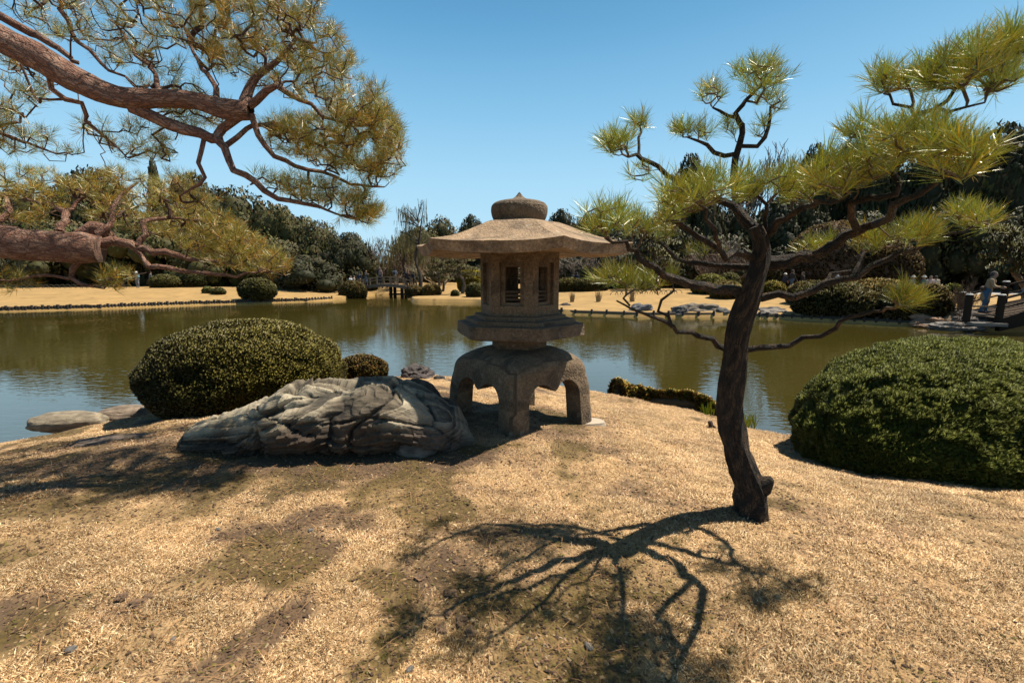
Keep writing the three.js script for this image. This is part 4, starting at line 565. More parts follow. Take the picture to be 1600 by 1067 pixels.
  const oval = (cx, cy, rx, ry, n, z0, z1) => { for (let k = 0; k < n * 1.9; k++) { const a = r() * 6.28, q = sqrt(r()) * 1.08; tg.push(U(cx + cos(a) * q * rx, cy + sin(a) * q * ry, near(cx, cy, lerp(z0, z1, r())))); } };
  oval(1196, 116, 36, 20, 20, 2.85, 3.15); oval(1185, 150, 20, 12, 5, 2.9, 3.1); oval(1114, 148, 18, 14, 9, 2.9, 3.1); oval(1216, 162, 12, 8, 3, 2.95, 3.05); oval(1084, 206, 28, 9, 11, 2.9, 3.1); oval(1145, 200, 12, 12, 3, 2.95, 3.05); oval(1186, 200, 10, 12, 3, 2.95, 3.05);
  oval(962, 226, 22, 14, 13, 2.95, 3.25); oval(1002, 194, 10, 9, 5, 3.1, 3.2); oval(1000, 270, 22, 12, 4, 3, 3.2);
  oval(945, 345, 34, 20, 20, 2.4, 2.7); oval(1000, 352, 18, 14, 7, 2.4, 2.7); oval(1046, 345, 16, 16, 6, 2.35, 2.6);
  oval(1075, 310, 40, 22, 20, 2.1, 2.5); oval(1120, 292, 30, 24, 12, 2.15, 2.6); oval(1170, 290, 22, 26, 9, 2.3, 2.6);
  oval(1245, 290, 45, 22, 22, 2.3, 2.8); oval(1320, 275, 50, 26, 28, 2.15, 2.6); oval(1385, 240, 40, 34, 24, 2.2, 2.7); oval(1435, 215, 40, 26, 20, 2.3, 2.7); oval(1500, 245, 45, 32, 30, 2.25, 2.5); oval(1340, 210, 16, 14, 5, 2.4, 2.6);
  oval(1400, 130, 34, 18, 16, 2.7, 2.95); oval(1480, 118, 36, 26, 24, 2.6, 2.95); oval(1550, 108, 42, 36, 36, 2.5, 2.9); oval(1590, 70, 20, 14, 8, 2.6, 2.8);
  oval(1358, 378, 28, 16, 12, 2.65, 2.9); oval(1278, 386, 22, 7, 6, 2.9, 3.1); oval(1438, 366, 36, 14, 16, 2.5, 2.75); oval(1518, 342, 36, 13, 15, 2.5, 2.7);
  oval(965, 440, 26, 10, 9, 2.65, 2.85); oval(1010, 444, 24, 11, 9, 2.65, 2.85); oval(1052, 432, 9, 6, 3, 2.85, 2.95); oval(1416, 470, 22, 7, 9, 2.74, 2.86);
  oval(1110, 395, 30, 8, 3, 2.95, 3.1); oval(1035, 372, 14, 8, 4, 3.0, 3.15);
  const dist = (t) => { let q = 1e9; for (const o of S.n) q = min(q, o.p.distanceToSquared(t)); return q; };
  tg.map((t) => [dist(t), t]).sort((a, c) => a[0] - c[0]).forEach(([, t]) => S.reach(t, { step: 0.05, kink: 0.5, bias: 1.2 }));
  part('twigs', S.twigs(0.0032, 0.42), M.blackTwig, T, 'stuff');
  const cols = [[0.38, 0.45, 0.036], [0.54, 0.56, 0.04], [0.23, 0.32, 0.036], [0.70, 0.54, 0.04], [0.44, 0.48, 0.036]];
  const ms = [], cs = []; S.tips.forEach(([p, d]) => { const m = 1 + (r() < 0.4 ? 1 : 0); for (let k = 0; k < m; k++) { const dd = d.clone().multiplyScalar(0.5).add(V((r() - 0.5) * 1.0, 0.45 + 0.6 * r(), (r() - 0.5) * 1.0)).normalize(), q = k ? p.clone().add(V((r() - 0.5) * 0.09, (r() - 0.4) * 0.05, (r() - 0.5) * 0.09)) : p; pushM(ms, q, dd, r() * 6.28, 0.65 + 0.6 * r()); const t = 0.7 + 0.6 * r(), o = r(); cs.push(t * (o < 0.2 ? 1.25 : 1), t * (o > 0.75 ? 0.9 : 1), t); } });
  instanced('needles', needleTuft(4, 25, 0.084, 0.0011, cols, 0.12, 1.05, 0.05), M.needle, ms, cs, T);
}

// ------------------------------------------------------------------ far trees
const crownMat = leafMat({ roughness: 0.7, transmission: 0.15, thickness: 0, specularIntensity: 0.4 });
const trunkMat = mat(rgb(0.06, 0.045, 0.033), { roughness: 1 }), greyTrunk = mat(rgb(0.13, 0.10, 0.075), { roughness: 1 });
function crown(seed, o) {         // unit crown, y 0..1, radius about 1: leaf clumps on many lobes
  const r = rng(seed), mb = new MB(), L = [];
  for (let k = 0; k < o.lobes; k++) { const y = pow(r(), o.py ?? 0.8), a = r() * 6.28, e = o.env(y) * (0.55 + 0.45 * sqrt(r())); const R = o.lr * (0.7 + 0.6 * r()); L.push({ c: V(cos(a) * max(0, e - R * 0.6), lerp(0.05 + (o.y0 ?? 0), 0.97 - R * 0.7, y), sin(a) * max(0, e - R * 0.6)), R, t: 0.72 + 0.55 * r(), h: r() }); }
  const sp = new THREE.IcosahedronGeometry(1, 1), spp = sp.attributes.position;
  for (const l of L) { for (let i = 0; i < spp.count; i += 3) { const ids = [0, 1, 2].map((j) => mb.v(l.c.x + spp.getX(i + j) * l.R * 0.66, l.c.y + spp.getY(i + j) * l.R * 0.52, l.c.z + spp.getZ(i + j) * l.R * 0.66, 0, 0, o.cols[0].map((q) => q * 0.9), [spp.getX(i + j), spp.getY(i + j), spp.getZ(i + j)])); mb.t(...ids); } }
  for (let k = 0; k < o.n; k++) {
    const l = L[floor(r() * L.length)], d = V(r() * 2 - 1, r() * 1.6 - 0.5, r() * 2 - 1).normalize(), q = l.c.clone().add(V(d.x * l.R, d.y * l.R * 0.8, d.z * l.R).multiplyScalar(0.85 + 0.28 * r()));
    let deep = false; for (const m of L) if (m !== l && q.distanceToSquared(m.c) < m.R * m.R * 0.45) { deep = true; break; } if (deep) continue;
    const n = d.clone().add(V(r() - 0.5, r() - 0.5, r() - 0.5).multiplyScalar(1.6)).normalize(), s = n.clone().cross(V(r() - 0.5, r() - 0.5, r() - 0.5)).normalize(), t = n.clone().cross(s), z = o.leaf * (0.6 + 0.8 * r());
    const nn = d.clone().multiplyScalar(0.9).add(n.multiplyScalar(0.5)).normalize().toArray(), c = o.cols[floor((0.6 * l.h + 0.4 * r()) * o.cols.length) % o.cols.length].map((x) => x * l.t * (0.75 + 0.5 * r()));
    const P = (a, b) => mb.v(q.x + (s.x * a + t.x * b) * z, q.y + (s.y * a + t.y * b) * z, q.z + (s.z * a + t.z * b) * z, 0, 0, c, nn);
    mb.q(P(-1, 0), P(0, -0.55), P(1, 0), P(0, 0.55));
  }
  return mb.geo();
}
const round = (y) => sqrt(max(0, 1 - pow(abs(y - 0.3) / 0.72, 2))), cone = (y) => 0.12 + 0.88 * (1 - y);
const G1 = [[0.060, 0.058, 0.016], [0.082, 0.074, 0.019], [0.12, 0.098, 0.025]], G2 = [[0.034, 0.036, 0.012], [0.050, 0.048, 0.014], [0.072, 0.063, 0.018]], G3 = [[0.085, 0.078, 0.020], [0.11, 0.095, 0.024], [0.075, 0.07, 0.019]], G4 = [[0.10, 0.098, 0.035], [0.125, 0.115, 0.042], [0.085, 0.088, 0.030]];
const CR = {
  round: [11, 12, 13].map((s) => crown(s, { lobes: 46, lr: 0.30, env: round, n: 9500, leaf: 0.032, cols: G1 })),
  dark: [21, 22].map((s) => crown(s, { lobes: 46, lr: 0.30, env: round, n: 9500, leaf: 0.032, cols: G2 })),
  olive: [31, 32].map((s) => crown(s, { lobes: 44, lr: 0.28, env: round, n: 9000, leaf: 0.031, cols: G3 })),
  conifer: [41].map((s) => crown(s, { lobes: 60, lr: 0.20, env: cone, n: 4600, leaf: 0.034, cols: G2, py: 1 })),
  skirt: [51, 52].map((s) => crown(s, { lobes: 30, lr: 0.36, env: (y) => sqrt(max(0, 1 - y * y * 0.8)), n: 5200, leaf: 0.042, cols: G2 })),
};
const trunkGeo = (() => { const mb = new MB(); tube(mb, ...smooth([V(0, -0.3, 0), V(0.03, 0.2, 0.02), V(-0.02, 0.5, 0.0), V(0.03, 0.8, 0.02)], [0.055, 0.042, 0.032, 0.018], 0.08), 8, 0.2, 3); for (let k = 0; k < 7; k++) { const a = k * 2.4, y = 0.3 + 0.06 * k; tube(mb, ...smooth([V(0, y, 0), V(0.2 * cos(a), y + 0.12, 0.2 * sin(a)), V(0.45 * cos(a), y + 0.22, 0.45 * sin(a))], [0.022, 0.015, 0.007], 0.1), 5, 0.1, k); } return mb.geo(); })();
let treeNo = 0;
function tree(kind, name, label, px, topPy, wpx, z, group, o = {}) {
  const p = F(px, z), top = U(px, topPy, z).y, h = top - p.y, w = farSize(wpx, z) / 2, V0 = CR[kind], T = thing(name, label, 'tree', p, (treeNo * 2.39) % 6.28, group), lift = o.lift ?? 0.10; treeNo++;
  const c = part('crown', V0[treeNo % V0.length], crownMat, T); c.scale.set(w * 1.02, h * (1 - lift), w * (o.deep ?? 0.9)); c.position.y = h * lift;
  const t = part('trunk', trunkGeo, trunkMat, T); t.scale.set(h * 0.5, h * 0.9, h * 0.5); return T;
}
const EV = 'evergreen trees beyond the pond';
[
  ['round', 60, 292, 190, 62, 'rounded evergreen tree far left behind the lower pine bough'], ['dark', 165, 262, 150, 66, 'tall dark evergreen tree at the left behind the tips of the lower pine bough'],
  ['dark', 318, 268, 110, 64, 'dark evergreen tree whose top shows under the hanging twig of the pine'], ['round', 385, 292, 150, 60, 'broad evergreen tree right of the hanging pine twig, under the upper bough'],
  ['olive', 446, 318, 120, 58, 'olive-green tree in the middle of the left treeline'], ['round', 425, 368, 150, 53, 'dense grey-green domed tree behind the round clipped ball bush'],
  ['round', 505, 345, 110, 57, 'evergreen tree sloping down toward the gap in the left treeline'], ['dark', 548, 362, 96, 54, 'last dark evergreen tree of the left treeline, next to the gap of sky'],
  ['dark', 480, 398, 120, 49, 'low dark evergreen tree shading the end of the left meadow'], ['olive', 240, 330, 170, 56, 'olive-green tree behind the middle of the lower pine bough'],
  ['round', 120, 345, 170, 54, 'evergreen tree behind the thick red pine limb'], ['dark', 20, 350, 150, 56, 'dark evergreen tree at the far left edge behind the red limb'],
  ['olive', 330, 380, 120, 52, 'low olive tree behind the tip of the lower pine bough'], ['dark', -90, 290, 200, 60, 'dark evergreen tree outside the left treeline end'],
].forEach(([k, x, y, w, z, l]) => tree(k, 'evergreen_tree', l, x, y, w, z, EV));
tree('conifer', 'conifer_tree', 'dark pointed conifer whose tip rises over the left treeline', 258, 246, 64, 68, EV);
[
  ['round', 690, 338, 90, 84, 'small far evergreen tree behind the tall bare willow'], ['dark', 738, 335, 60, 84, 'far dark evergreen tree just left of the lantern roof'], ['olive', 655, 352, 90, 78, 'far olive tree at the gap of sky left of the lantern'],
  ['dark', 878, 326, 80, 80, 'far evergreen tree just right of the lantern finial'], ['olive', 920, 330, 70, 76, 'olive tree behind the left tufts of the black pine'], ['dark', 965, 345, 100, 64, 'dark tree behind the left tufts of the black pine, lower one'],
  ['dark', 1072, 240, 100, 52, 'tall round-topped dark evergreen standing free right of the lantern'], ['dark', 1030, 330, 120, 50, 'dark evergreen mass under the round-topped tree'], ['dark', 1140, 322, 120, 52, 'dark evergreen directly behind the black pine trunk'],
  ['dark', 1255, 226, 110, 56, 'tall dark evergreen right of the bare winter tree'], ['round', 1312, 214, 84, 60, 'far evergreen with a tufted top behind the right tufts of the black pine'], ['dark', 1225, 300, 130, 50, 'dark evergreen low behind the right branches of the black pine'],
  ['dark', 1360, 232, 120, 52, 'dark evergreen behind the dense right tufts of the black pine'], ['dark', 1440, 214, 140, 48, 'large dark evergreen left of the one at the right edge'], ['dark', 1340, 330, 140, 46, 'dark evergreen behind the brown twiggy dome'],
  ['dark', 1530, 192, 170, 44, 'very large dark evergreen near the right edge'], ['dark', 1640, 170, 210, 42, 'tallest dark evergreen, cut by the right edge'], ['dark', 1470, 310, 150, 42, 'dark evergreen shading the path behind the four seated people'], ['dark', 1590, 320, 150, 38, 'dark evergreen behind the trimmed pine at the right edge'], ['dark', 1780, 240, 220, 44, 'dark evergreen beyond the right edge'],
].forEach(([k, x, y, w, z, l]) => tree(k, 'evergreen_tree', l, x, y, w, z, EV));
// shaded growth under the trees, dense and without countable members
{
  const ms = [], r = rng(61), holder = new THREE.Group(); holder.name = 'undergrowth'; holder.userData = { kind: 'stuff', label: 'dark undergrowth beneath the trees beyond the pond', category: 'undergrowth' }; scene.add(holder);
  for (let k = 0; k < 420; k++) { const px = lerp(-250, 1900, r()); const z = px < 560 ? lerp(56, 76, r()) : px < 930 ? lerp(68, 90, r()) : lerp(46, 66, r()); const p = F(px, z), h = (px > 560 && px < 760 ? 3 : 4.5) * (0.6 + 0.7 * r()); M4.compose(p, new THREE.Quaternion().setFromAxisAngle(UPV, r() * 6.28), V(h * 0.8, h, h * 0.8)); for (let i = 0; i < 16; i++) ms.push(M4.elements[i]); }
  instanced('leaves', CR.skirt[0], crownMat, ms, null, holder);
}
// bare and budding trees
function bare(seed, o) {        // unit height
  const r = rng(seed), mb = new MB(), tips = [];
  const grow = (p, d, L, R, k) => {
    const n = 3, P = [p], Q = [R]; let q = p.clone(), e = d.clone(); for (let i = 1; i <= n; i++) { e.add(V(r() - 0.5, (r() - 0.5) + (o.up ?? 0.15), r() - 0.5).multiplyScalar(o.bend ?? 0.45)).normalize(); q = q.clone().addScaledVector(e, L / n); P.push(q); Q.push(lerp(R, R * 0.62, i / n)); }
    tube(mb, P, Q, k > 2 ? 3 : 5, 0, 0); if (k >= o.depth) { tips.push([q, e]); return; }
    const m = o.kids(k, r); for (let j = 0; j < m; j++) { const s = r() < 0.5 ? n : 2, f = P[s]; const a = e.clone().add(V(r() - 0.5, r() - 0.5 + (o.lift ?? 0.1), r() - 0.5).multiplyScalar(o.spread ?? 1.5)).normalize(); grow(f, a, L * (o.decay ?? 0.72) * (0.75 + 0.5 * r()), max(o.rmin, R * 0.6), k + 1); }
  };
  for (const s of o.stems) grow(V(...s[0]), V(...s[1]).normalize(), s[2], s[3], 0);
  return [mb.geo(), tips];
}
const twigMat = (c) => mat(c, { roughness: 1 });
{
  const [bg] = bare(5, { stems: [[[0, -0.02, 0], [0.05, 1, 0], 0.32, 0.020]], depth: 6, kids: (k) => (k < 1 ? 4 : 3), rmin: 0.0022, decay: 0.70, spread: 1.15, up: 0.35, lift: 0.5 });
  const [bb] = bare(6, { stems: [0, 1, 2, 3, 4, 5, 6].map((k) => [[0.04 * cos(k), -0.02, 0.04 * sin(k)], [0.75 * cos(k * 0.9), 0.8, 0.75 * sin(k * 0.9)], 0.34, 0.012]), depth: 5, kids: () => 3, rmin: 0.003, decay: 0.70, spread: 1.5, up: 0.1, lift: 0.25 });
  const put = (geo, m, name, label, px, top, wpx, z, group, wScale = 0.55, cat = 'tree') => { const p = F(px, z), h = U(px, top, z).y - p.y, T = thing(name, label, cat, p, px, group), w = farSize(wpx, z); const o = part('branches', geo, m, T); geo.computeBoundingBox(); const bx = geo.boundingBox; o.scale.set(w / (bx.max.x - bx.min.x), h / bx.max.y, w / (bx.max.z - bx.min.z)); return T; };
  const grey = twigMat(rgb(0.22, 0.18, 0.15)), brown = twigMat(rgb(0.15, 0.10, 0.075)), tan = twigMat(rgb(0.24, 0.185, 0.115));
  put(bg, grey, 'bare_tree', 'tall leafless grey tree rising behind the black pine leader', 1165, 222, 110, 60, 'leafless trees');
  put(bg, grey, 'bare_tree', 'second leafless grey tree, right of the taller one behind the black pine', 1215, 240, 70, 62, 'leafless trees');
  put(bb, brown, 'bare_tree', 'leafless brown spreading tree left of the far bridge', 600, 366, 130, 58, 'leafless trees');
  put(bb, tan, 'bare_tree', 'leafless tan tree behind the far bridge', 560, 392, 90, 60, 'leafless trees');
  put(bb, tan, 'bare_tree', 'leafless pale brown tree behind the willow trunk', 685, 372, 130, 62, 'leafless trees');
  put(bb, grey, 'bare_tree', 'spreading leafless grey cherry tree just right of the lantern chamber', 915, 384, 130, 46, 'leafless trees');
  put(bb, grey, 'bare_tree', 'spreading leafless grey cherry tree half hidden behind the lantern', 850, 390, 120, 48, 'leafless trees');
  put(bb, brown, 'bare_tree', 'leafless dark tree beneath the round-topped evergreen', 1120, 372, 110, 42, 'leafless trees');
  put(bb, brown, 'bare_tree', 'leafless tree between the lantern and the black pine, in shade', 1000, 372, 90, 46, 'leafless trees');
  put(bb, twigMat(rgb(0.20, 0.11, 0.06)), 'sapling', 'small reddish bare sapling beside the post of the near bridge', 1503, 425, 38, 20, null);
  // weeping willow: dark gnarled trunk, thin yellow-green strands
  const willow = (label, px, top, wpx, z, n, trunk, col, seed) => {
    const p = F(px, z), h = U(px, top, z).y - p.y, w = farSize(wpx, z) / 2, T = thing('willow_tree', label, 'tree', p, 0, 'willow trees'), r = rng(seed), mb = new MB(), ends = [];
    const P = [V(0, -0.2, 0), V(0.02 * h, 0.2 * h, 0), V(-0.03 * h, 0.42 * h, 0.02), V(0.02 * h, 0.62 * h, 0), V(0.05 * h, 0.82 * h, 0), V(0.08 * h, h, 0)]; tube(mb, ...smooth(P, [0.045, 0.034, 0.028, 0.02, 0.010, 0.004].map((q) => q * h * trunk), 0.2), 8, 0.25, seed);
    for (let k = 0; k < 16; k++) { const a = r() * 6.28, y = lerp(0.28, 0.85, r()) * h, e = V(cos(a) * w * (0.5 + 0.5 * r()), y + h * (0.05 + 0.16 * r()), sin(a) * w * 0.7), m = V(e.x * 0.5, lerp(y, e.y, 0.5) + (r() - 0.5) * 0.05 * h, e.z * 0.5); tube(mb, ...smooth([V(0, y, 0), m, e], [0.012, 0.009, 0.004].map((q) => q * h * trunk), 0.3), 5, 0.1, k); ends.push(m, e, m.clone().lerp(e, 0.5)); }
    part('trunk', mb.geo(), trunkMat, T); const lf = new MB();
    for (let k = 0; k < n; k++) { const e = ends[floor(r() * ends.length)].clone().add(V(r() - 0.5, r() * 0.4, r() - 0.5).multiplyScalar(0.22 * w * 2)), L = h * (0.06 + 0.22 * r() * r()), ww = 0.012 + 0.016 * r(), a = r() * 3.14, t = 0.7 + 0.6 * r(), c = col.map((q) => q * t); const dx = cos(a) * ww, dz = sin(a) * ww, s = (r() - 0.5) * 0.3; const A = lf.v(e.x - dx, e.y, e.z - dz, 0, 0, c), B = lf.v(e.x + dx, e.y, e.z + dz, 0, 0, c), C = lf.v(e.x + s * 0.6 + dx, e.y - L * 0.55, e.z + dz, 0, 0, c), D = lf.v(e.x + s * 0.6 - dx, e.y - L * 0.55, e.z - dz, 0, 0, c), E = lf.v(e.x + s, max(0.3, e.y - L), e.z, 0, 0, c); lf.q(A, B, C, D); lf.t(D, C, E); }
    part('strands', lf.geo(), crownMat, T, 'stuff'); return T;
  };
  willow('tall nearly bare willow with dark crooked trunk left of the lantern roof', 655, 318, 70, 46, 620, 0.62, [0.17, 0.14, 0.055], 3);
  willow('yellow-green budding willow behind the far bridge', 634, 356, 84, 54, 1500, 0.7, [0.20, 0.165, 0.055], 4);
  willow('yellowish budding willow half hidden behind the left end of the lantern roof', 692, 384, 64, 52, 1000, 0.7, [0.19, 0.155, 0.05], 5);
}
// cloud-pruned pines across the water
function prunedPine(label, px, topPy, wpx, z, seed, cols, baseDx = 0, pads = 9) {
  const p = F(px + baseDx, z), h = U(px, topPy, z).y - p.y, w = farSize(wpx, z) / 2, T = thing('pruned_pine', label, 'pine tree', p, 0, 'cloud-pruned pines across the water'), r = rng(seed), mb = new MB(), lf = new MB(), off = -farSize(baseDx, z);
  const TR = [V(0, -0.2, 0), V(0.05 * h, 0.25 * h, 0), V(off * 0.5 - 0.03 * h, 0.5 * h, 0), V(off, 0.85 * h, 0)]; tube(mb, ...smooth(TR, [0.045, 0.035, 0.028, 0.012].map((q) => q * h), 0.1), 8, 0.25, seed);
  for (let k = 0; k < pads; k++) {
    const f = (k + 0.5) / pads, a = k * 2.4 + r(), y = lerp(0.36, 0.93, f) * h, rad = w * (0.75 - 0.45 * f), c = V(off * f + cos(a) * rad * 0.75, y, sin(a) * rad * 0.6), R = w * (0.5 - 0.12 * f), H = 0.09 * h;
    tube(mb, ...smooth([V(off * f * 0.9, y - 0.08 * h, 0), V(off * f * 0.9 + (c.x - off * f) * 0.5, y - 0.04 * h, c.z * 0.5), c.clone().add(V(0, -0.02 * h, 0))], [0.018 * h, 0.012 * h, 0.006 * h], 0.15), 5, 0.1, k);
    for (let j = 0; j < 620; j++) { const q = sqrt(r()), b = r() * 6.28, dx = q * cos(b), dz = q * sin(b), yy = sqrt(1 - q * q) * H * (0.3 + 0.8 * r()), o = V(c.x + dx * R, c.y + yy, c.z + dz * R * 0.8), d = V(dx * 0.5 + (r() - 0.5) * 0.8, 0.9, dz * 0.5 + (r() - 0.5) * 0.8).normalize(), L = 0.035 * h * (0.7 + 0.6 * r()), s = d.clone().cross(V(r() - 0.5, 0, r() - 0.5)).normalize().multiplyScalar(L * 0.28), t = 0.75 + 0.5 * r(), cc = cols[floor(r() * cols.length)].map((x) => x * t), nn = V(dx * 0.7, 0.8, dz * 0.7).normalize().toArray(); const A = lf.v(o.x - s.x, o.y - s.y, o.z - s.z, 0, 0, cc, nn), B = lf.v(o.x + s.x, o.y + s.y, o.z + s.z, 0, 0, cc, nn), E = lf.v(o.x + d.x * L, o.y + d.y * L, o.z + d.z * L, 0, 0, cc, nn); lf.t(A, B, E); }
  }
  part('trunk', mb.geo(), greyTrunk, T); part('needles', lf.geo(), crownMat, T, 'stuff'); return T;
}
prunedPine('trimmed pine with layered pads at the right edge beyond the near bridge', 1562, 350, 120, 23, 3, G4, 30, 10);
prunedPine('pale trimmed pine between the lantern roof and the black pine', 1015, 352, 100, 42, 5, G4, 10, 9);
prunedPine('open-branched pine left of the lantern chamber across the water', 716, 392, 70, 45, 7, G3, 6, 8);
prunedPine('small pine behind the open-branched pine, left of the lantern', 690, 405, 50, 48, 8, G3, -6, 7);

// ------------------------------------------------------------------ clipped bushes, reeds and stones across the water
{
  const mid = (i) => ({ core: 5, sprig: coarse, size: 1.2, lump: 0.05, inset: 0.97, floor: -0.02, seed: i });
  const bush = (name, label, px, topPy, botPy, wpx, z, col, i, o = {}) => { const p = F(px, z), top = U(px, topPy, z).y, rx = farSize(wpx, z) / 2, ry = (top - p.y) * (o.k ?? 0.62); const c = p.clone(); c.y = top - ry; const nn = Math.round(min(5200, max(500, rx * ry * 1400))); return dome(name, label, c, rx, ry, rx * (o.deep ?? 0.8), { ...mid(i), floor: p.y - c.y - (o.drop ?? 0.05), n: nn, coreCol: o.core ?? [0.045, 0.042, 0.016], tint: () => col, group: o.group }); };
  const ol = [1, 1, 1], br = [1.35, 1.0, 1.1], dk = [0.8, 0.85, 0.8];
  bush('ball_bush', 'round clipped ball bush alone on the left meadow by the water', 403, 436, 466, 54, 38, [1.0, 1.0, 0.9], 1, { k: 0.56 });
  bush('clipped_mound', 'low wide clipped bush by the path on the left meadow', 258, 430, 446, 44, 48, [1.2, 1.15, 1], 2);
  bush('clipped_mound', 'tiny dark bush on the meadow, right of two beside the ball bush', 341, 451, 459, 17, 41, ol, 3);
  bush('clipped_mound', 'tiny pale grey bush on the meadow, left of two beside the ball', 325, 450, 456, 14, 41.5, [1.7, 1.8, 1.9], 4);
  bush('clipped_mound', 'bright green low bush under the pine bough tip', 336, 436, 443, 36, 52, [1.5, 1.9, 0.9], 5);
  bush('clipped_mound', 'dark bush right of the wide clipped one on the left meadow', 306, 428, 446, 30, 49, dk, 6);
  bush('clipped_mound', 'small green bush under the trees at the right end of the left meadow', 473, 437, 444, 14, 52, [1.3, 1.5, 0.9], 7);
  bush('shore_bush', 'grey-brown twiggy bush at the left end of the far bridge', 552, 440, 463, 40, 45, [1.2, 0.95, 0.9], 8);
  bush('shore_bush', 'pale green rounded shrub behind the left end of the far bridge', 572, 412, 445, 36, 54, [1.6, 1.5, 1.4], 9);
  bush('shore_bush', 'brown clipped bush at the right end of the far bridge beside the willow trunk', 647, 447, 461, 24, 44, br, 10);
  bush('shore_bush', 'tan reedy bush right of the willow trunk', 674, 445, 460, 28, 44, [1.9, 1.45, 1.3], 11);
  bush('shore_bush', 'small dark ball bush on the shore left of the lantern', 711, 455, 463, 9, 42, dk, 12);
  bush('shore_bush', 'grey-green mound on the shore touching the left edge of the lantern chamber', 741, 443, 464, 24, 41, [1.2, 1.2, 1.3], 13);
  bush('shore_bush', 'yellow-green shrub on the shore left of the lantern chamber', 736, 420, 446, 40, 50, [3.0, 2.6, 1.0], 14);
  const rg = 'clipped mounds on the right bank';
  bush('clipped_mound', 'flat-topped olive mound just right of the lantern chamber, left one of two', 890, 435, 455, 42, 43, [1.25, 1.1, 0.9], 20, { group: rg });
  bush('clipped_mound', 'flat-topped dark mound just right of the lantern chamber, right one of two', 925, 434, 456, 50, 42, [1.1, 1.0, 0.9], 21, { group: rg });
  bush('clipped_mound', 'olive mound behind the tufts of the low left branch of the black pine', 1012, 437, 456, 40, 41, [1.25, 1.15, 0.9], 22, { group: rg });
  bush('clipped_mound', 'smooth yellow-green mound left of the black pine trunk', 1108, 430, 445, 52, 36, [1.7, 1.7, 1.0], 23, { group: rg });
  bush('clipped_mound', 'grey rounded bush behind the smooth yellow-green mound', 1138, 427, 446, 32, 38, [1.3, 1.3, 1.5], 24, { group: rg });
  bush('clipped_mound', 'tan low mound just left of the black pine trunk', 1134, 440, 458, 46, 33, [1.8, 1.45, 1.3], 25, { group: rg });
  bush('clipped_mound', 'yellow ball bush just right of the black pine trunk', 1206, 441, 458, 36, 34, [2.0, 1.7, 0.8], 26, { group: rg });
  bush('clipped_mound', 'large dark bush overhanging the water right of the black pine trunk', 1296, 440, 486, 110, 24.4, [0.9, 0.85, 0.8], 27, { group: rg, deep: 0.7, drop: 0.45 });
  bush('clipped_mound', 'grey-brown bush behind the large dark bush over the water', 1262, 441, 470, 60, 29, [1.4, 1.15, 1.2], 28, { group: rg });
  bush('clipped_mound', 'wide tan flat-topped mound behind the dark bushes over the water', 1370, 438, 462, 110, 28, [1.9, 1.45, 1.2], 29, { group: rg, deep: 0.5 });
  bush('clipped_mound', 'dark rounded bush over the water left of the low right pine tuft', 1345, 456, 494, 62, 23.1, [1.05, 0.9, 0.9], 30, { group: rg, drop: 0.45 });
  bush('clipped_mound', 'grey-brown bush behind the low right pine tuft', 1408, 447, 492, 72, 22.3, [1.2, 0.95, 1.0], 31, { group: rg, drop: 0.45 });
  bush('clipped_mound', 'brown bush ending the row of mounds before the small stone bank', 1452, 447, 490, 52, 21.6, [1.3, 1.0, 0.95], 32, { group: rg, drop: 0.4 });
  bush('clipped_mound', 'small green ball bush beside the near bridge and the bare sapling', 1486, 446, 457, 24, 27, [1.3, 1.5, 0.9], 33, { group: rg });
  bush('twig_dome', 'large dense brown twiggy dome behind the black pine, right of its trunk', 1300, 346, 420, 150, 40, [1.2, 0.82, 0.95], 40, { k: 0.6, deep: 0.6, core: [0.075, 0.05, 0.036] });
  bush('twig_dome', 'second brown twiggy dome, lower and right of the larger one', 1385, 376, 425, 95, 38, [1.15, 0.78, 0.9], 41, { k: 0.6, deep: 0.6, core: [0.075, 0.05, 0.036] });
  // dry reed tufts on the right bank
  for (const [px, py, z, s, l] of [[894, 463, 33, 0.9, 'thin dry reed tuft nearest the lantern on the right bank'], [935, 465, 32, 1.0, 'bushy dry reed tuft, second from the lantern on the right bank'], [988, 466, 31.5, 1.2, 'dry reed tuft behind the tufts of the low left pine branch']]) {
    const p = F(px, z), mb = new MB(), r = rng(px); for (let k = 0; k < 90; k++) { const a = r() * 6.28, L = s * (0.5 + 0.5 * r()), o = V((r() - 0.5) * 0.25, 0, (r() - 0.5) * 0.25), e = V(o.x + cos(a) * 0.32 * r(), L, o.z + sin(a) * 0.32 * r()), c = [0.36, 0.26, 0.13].map((q) => q * (0.7 + 0.6 * r())); const w = 0.014; mb.t(mb.v(o.x - w, -0.05, o.z, 0, 0, c), mb.v(o.x + w, -0.05, o.z, 0, 0, c), mb.v(e.x, e.y, e.z, 0, 0, c)); }
    const t = thing('reed_tuft', l, 'reeds', p, 0, 'dry reed tufts on the right bank'); part('stalks', mb.geo(), crownMat, t, 'stuff');
  }
  // shoreline rocks
  const rk = (px, py, z, sx, sy, sz, c0, l, seed) => { const col = c0.map((q) => q * 0.6); const p = V(XAT(px, z, 0.3), 0.24, -z); stone('bank_rock', l, p, sx, sy, sz, col, seed, 0, 'rocks along the far shore', 0.3); };
  rk(1000, 480, 26.8, 0.75, 0.42, 0.5, [0.22, 0.21, 0.22], 'dark grey shore rock beneath the low left pine branch', 1.2);
  rk(1092, 478, 26.6, 1.15, 0.50, 0.7, [0.30, 0.24, 0.18], 'broad brown shore rock left of the black pine trunk', 2.6);
  rk(1062, 482, 26.2, 0.55, 0.35, 0.5, [0.18, 0.16, 0.15], 'dark shore rock at the left foot of the broad brown one', 3.9);
  rk(1130, 484, 26.0, 0.5, 0.25, 0.4, [0.18, 0.16, 0.15], 'low dark shore rock beside the black pine trunk, left side', 4.9);
